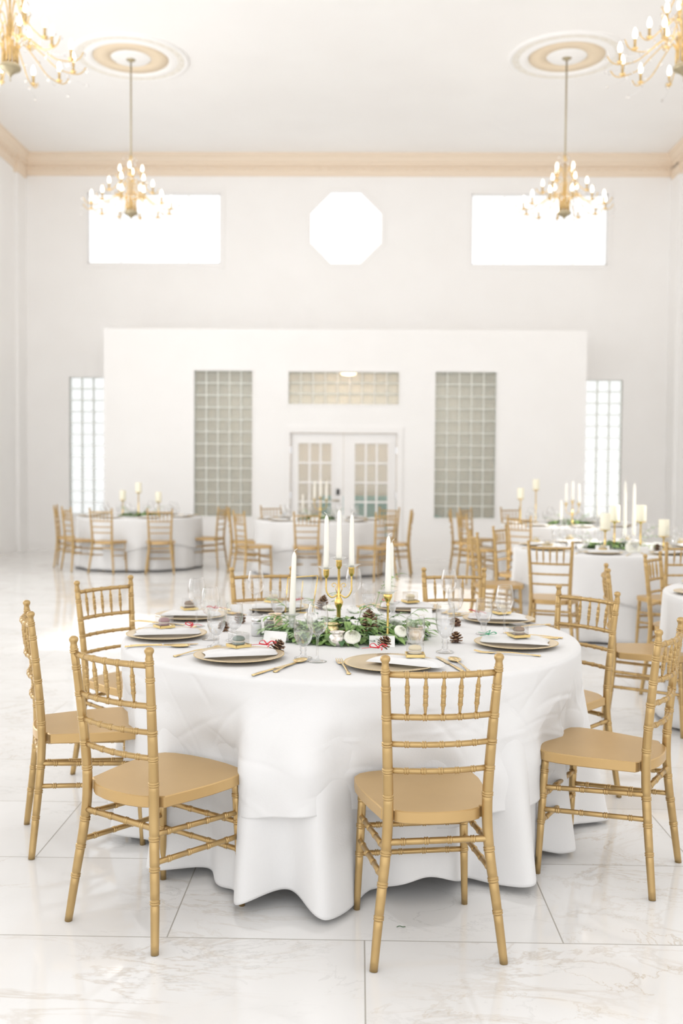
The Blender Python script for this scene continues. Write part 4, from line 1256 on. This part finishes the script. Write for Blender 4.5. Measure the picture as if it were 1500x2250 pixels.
def rose_maker(m, seed):
    def f():
        r = thing('rose', '', 'flower')
        rn = random.Random(seed); bm = NB()
        for layer in range(6):
            n = 3+layer; rad = .006+.0065*layer
            for k in range(n):
                a = 2*PI*k/n+layer*.9; w = PI/n*1.25; Hh = .044-.0030*layer
                g = []
                for j in range(6):
                    t_ = j/5; row = []
                    for i in range(6):
                        u = i/5*2-1; aa = a+u*w
                        bul = rad*(.30+.80*math.sin(PI*(.10+.70*t_)))*(1+.05*u*u)
                        z = Hh*t_*(1-.10*u*u)+.002*rn.random()
                        row.append(bm.verts.new((bul*math.cos(aa), bul*math.sin(aa), z-.012+.003*layer*0)))
                    g.append(row)
                for j in range(5):
                    for i in range(5): bm.faces.new((g[j][i], g[j][i+1], g[j+1][i+1], g[j+1][i])).smooth = True
        o = obj('petals', bm, m, r, True); s2 = o.modifiers.new('t', 'SOLIDIFY'); s2.thickness = .0008
        bm = NB()
        for k in range(5): leaf(bm, (0, 0, .757), (math.cos(k*1.26), math.sin(k*1.26), -.1), .03, .008, 0)
        for v_ in bm.verts: v_.co.z -= .757+.01
        obj('sepals', bm, MT['leaf'], r)
        return r
    return f
for x, y, z, s_, tl, key, lab in ((-.022, 3.915, .012, 1.0, (.75, 0, 0), 'c', 'large cream rose beside the silvery votive'), (-.01, 4.06, .045, .72, (.5, .2, 1), 'w', 'small white rose behind the cream rose'),
        (.155, 4.10, .045, .85, (.5, .5, 2), 'w', 'white rose just right of the slim gold candlestick'), (.17, 3.99, .025, .8, (.8, .5, 0), 'c', 'cream rose bud right of the upright place card'),
        (-.02, 4.34, .060, .9, (.3, .2, 0), 'w', 'white rose behind the candelabra stem'), (-.20, 4.22, .045, .9, (.4, -.4, 1), 'w', 'white rose behind the nearest wine glass'),
        (-.13, 4.38, .060, .8, (.2, 0, 2), 'c', 'cream rose behind the candelabra on its left'), (.07, 4.30, .055, .85, (.3, .3, 1), 'w', 'white rose behind the standing large pinecone'),
        (-.30, 4.28, .035, .7, (.5, -.6, 0), 'c', 'small cream rose left of the glass candlestick')):
    place('rose'+key, rose_maker(MT['petal'] if key == 'c' else MT['petalw'], 4), (x, y-.015, ZT+z+.022), 0, lab, 'roses on the nearest table', tilt=tl, scale=(s_*.80,)*3)

# ------------------------------------------------------------ settings on the farther tables
def card_block(x, y, z, rz, lab, g): place('card', mk_card, (x, y, z), rz, lab, g, scale=(1.2, 1.2, 1.2))
for key, ((cx, cy), nm) in FAR.items():
    C2 = Vector((cx, cy)); rn = random.Random(ord(key[0])*7+ord(key[1]))
    off = rn.random()
    ns = 8
    for i in range(ns):
        phi = -PI/2+2*PI*(i+.5)/ns if key in ('LB', 'RM') else -PI/2+2*PI*i/ns
        if key == 'BR' and math.cos(phi) > .1: continue
        d = Vector((math.cos(phi), math.sin(phi))); P = C2+d*.74
        place('charger', mk_charger, (P.x, P.y, ZT), phi, 'gold charger plate on the '+nm, 'charger plates, '+nm)
        place('napkin', mk_napkin, (P.x, P.y, ZT-.003), phi+PI/2+rn.uniform(-.3, .3), 'folded white napkin on the '+nm, 'folded napkins, '+nm)
        q = C2+d*.52+Vector((-d.y, d.x))*.16
        place('wine', mk_wine, (q.x, q.y, ZT), 0, 'clear wine glass on the '+nm, 'wine glasses, '+nm)
        q = C2+d*.50+Vector((-d.y, d.x))*.24
        place('goblet', mk_goblet, (q.x, q.y, ZT), 0, 'clear water goblet on the '+nm, 'water goblets, '+nm)
        q = C2+d*.44-Vector((-d.y, d.x))*.05
        if key in ('RM', 'CB'): card_block(q.x, q.y, ZT, phi+PI/2, 'white place card on the '+nm, 'place cards, '+nm)
        if key == 'RM': place('favpale', macaron_maker('pale'), (P.x, P.y, ZT+.0375), phi, 'macaron favor box on a napkin of the '+nm, 'favor boxes, '+nm)
        if key == 'RM' and math.sin(phi) < 0:
            place('knife', mk_knife, (*(P+Vector((-d.y, d.x))*.215), ZT), phi+PI/2, 'gold knife on the '+nm, 'gold knives, '+nm)
            place('fork', mk_fork, (*(P-Vector((-d.y, d.x))*.205), ZT), phi+PI/2, 'gold fork on the '+nm, 'gold forks, '+nm)
    if key != 'BR':
        o = garland(cx, cy, .26, .2, 220, ord(key[1]), .07, 8, 1.3); tag(o, 'low leafy greenery in the middle of the '+nm, 'greenery')

def pillar(x, y, H, lab, g):
    place('hold%.2f' % H, holder_maker(H), (x, y, ZT), 0, 'gold stand of the '+lab.replace(' on the ', ', ').replace(' candle', ''), 'gold candle stands, '+g)
    place('pillar', mk_pillar, (x, y, ZT+H), 0, lab, 'cream pillar candles, '+g)
RMx, RMy = FAR['RM'][0]
pillar(2.22, 9.0, .185, 'cream pillar candle, lowest and leftmost of four on the pillar candle table', 'pillar candle table')
pillar(2.38, 9.3, .25, 'cream pillar candle, second from left on the pillar candle table', 'pillar candle table')
pillar(2.58, 9.15, .255, 'cream pillar candle, third from left and tall on the pillar candle table', 'pillar candle table')
pillar(2.70, 8.85, .14, 'cream pillar candle, rightmost on the pillar candle table', 'pillar candle table')
place('cone', small_cone, (2.64, 8.83, ZT), 0, 'dark pinecone by the rightmost pillar candle', 'far pinecones', scale=(1.6,)*3)
place('rosec', rose_maker(MT['petal'], 4), (2.42, 8.82, ZT+.03), 0, 'cream rose below the tall pillar candles on the right table', 'far roses', tilt=(.8, 0, 0), scale=(1.6,)*3)
pillar(-3.30, 14.85, .36, 'tall cream pillar candle at the centre of the far left table', 'far left table')
pillar(-3.56, 14.95, .24, 'cream pillar candle left of centre on the far left table', 'far left table')
pillar(-3.02, 14.95, .22, 'cream pillar candle right of centre on the far left table', 'far left table')
pillar(2.20, 13.6, .34, 'cream pillar candle at the left of the far right table', 'far right table')
pillar(2.46, 13.9, .46, 'tall cream pillar candle, second on the far right table', 'far right table')
def mk_cand():
    r = thing('candelabra', '', 'candelabra')
    bm = NB(); lathe(bm, [(0, 0), (.05, 0), (.05, .005), (.012, .02), (.009, .12), (.02, .14), (.007, .16), (.006, .29), (0, .29)], 20); obj('stem', bm, MT['brass'], r, True)
    for s_ in (-1, 1):
        bm = NB(); sweep(bm, spline([(0, 0, .17), (s_*.05, 0, .15), (s_*.085, 0, .19), (s_*.085, 0, .26)], 6), .004, 6); obj('arm', bm, MT['brass'], r, True)
    for x in (-.085, 0, .085):
        bm = NB(); z = .25 if x else .28; lathe(bm, [(0, z), (.013, z+.01), (.013, z+.035), (.04, z+.045), (0, z+.036)], 16, (x, 0, 0)); obj('candle_cup', bm, MT['brass'], r, True)
    return r
for x, y, nm in ((-.55, 14.25, 'middle far table'), (2.84, 13.3, 'far right table')):
    place('cand', mk_cand, (x, y, ZT), 0, 'gold three armed candelabra on the '+nm, 'far candelabras')
    for dx in (-.085, 0, .085):
        place('tap225', taper_maker(.225), (x+dx, y, ZT+(.286 if dx else .316)), 0, 'white taper candle in the candelabra on the '+nm, 'white tapers in the candelabra, '+nm, scale=(1.5, 1.5, 1.15))
for x, y, nm, zz in ((-.80, 14.2, 'white taper candle standing left of the candelabra on the middle far table', 1.2), (2.62, 12.95, 'white taper candle left of the candelabra on the far right table', 1.1), (3.18, 13.3, 'white taper candle right of the candelabra on the far right table', 1.4),
                     (2.54, 9.55, 'very tall white taper between the pillar candles, left of two', 2.3), (2.64, 9.6, 'very tall white taper between the pillar candles, right of two', 2.2)):
    place('gstick', mk_glassstick, (x, y, ZT), 0, 'glass candlestick of the '+nm.replace('standing ', ''), 'far glass candlesticks')
    place('tap225', taper_maker(.225), (x, y, ZT+.087), 0, nm, 'far tapers', scale=(1.3, 1.3, zz))

# a leaf scrap on the floor by the nearest chair
bm = NB(); sweep(bm, spline([(.13, 3.10, .002), (.14, 3.105, .003), (.148, 3.10, .003), (.158, 3.103, .002)], 5), .0016, 6, flat=(1, .4))
tag(obj('fallen_leaf', bm, MT['leaf3'], None, True), 'tiny dry leaf on the marble floor under the nearest chair', 'leaf')
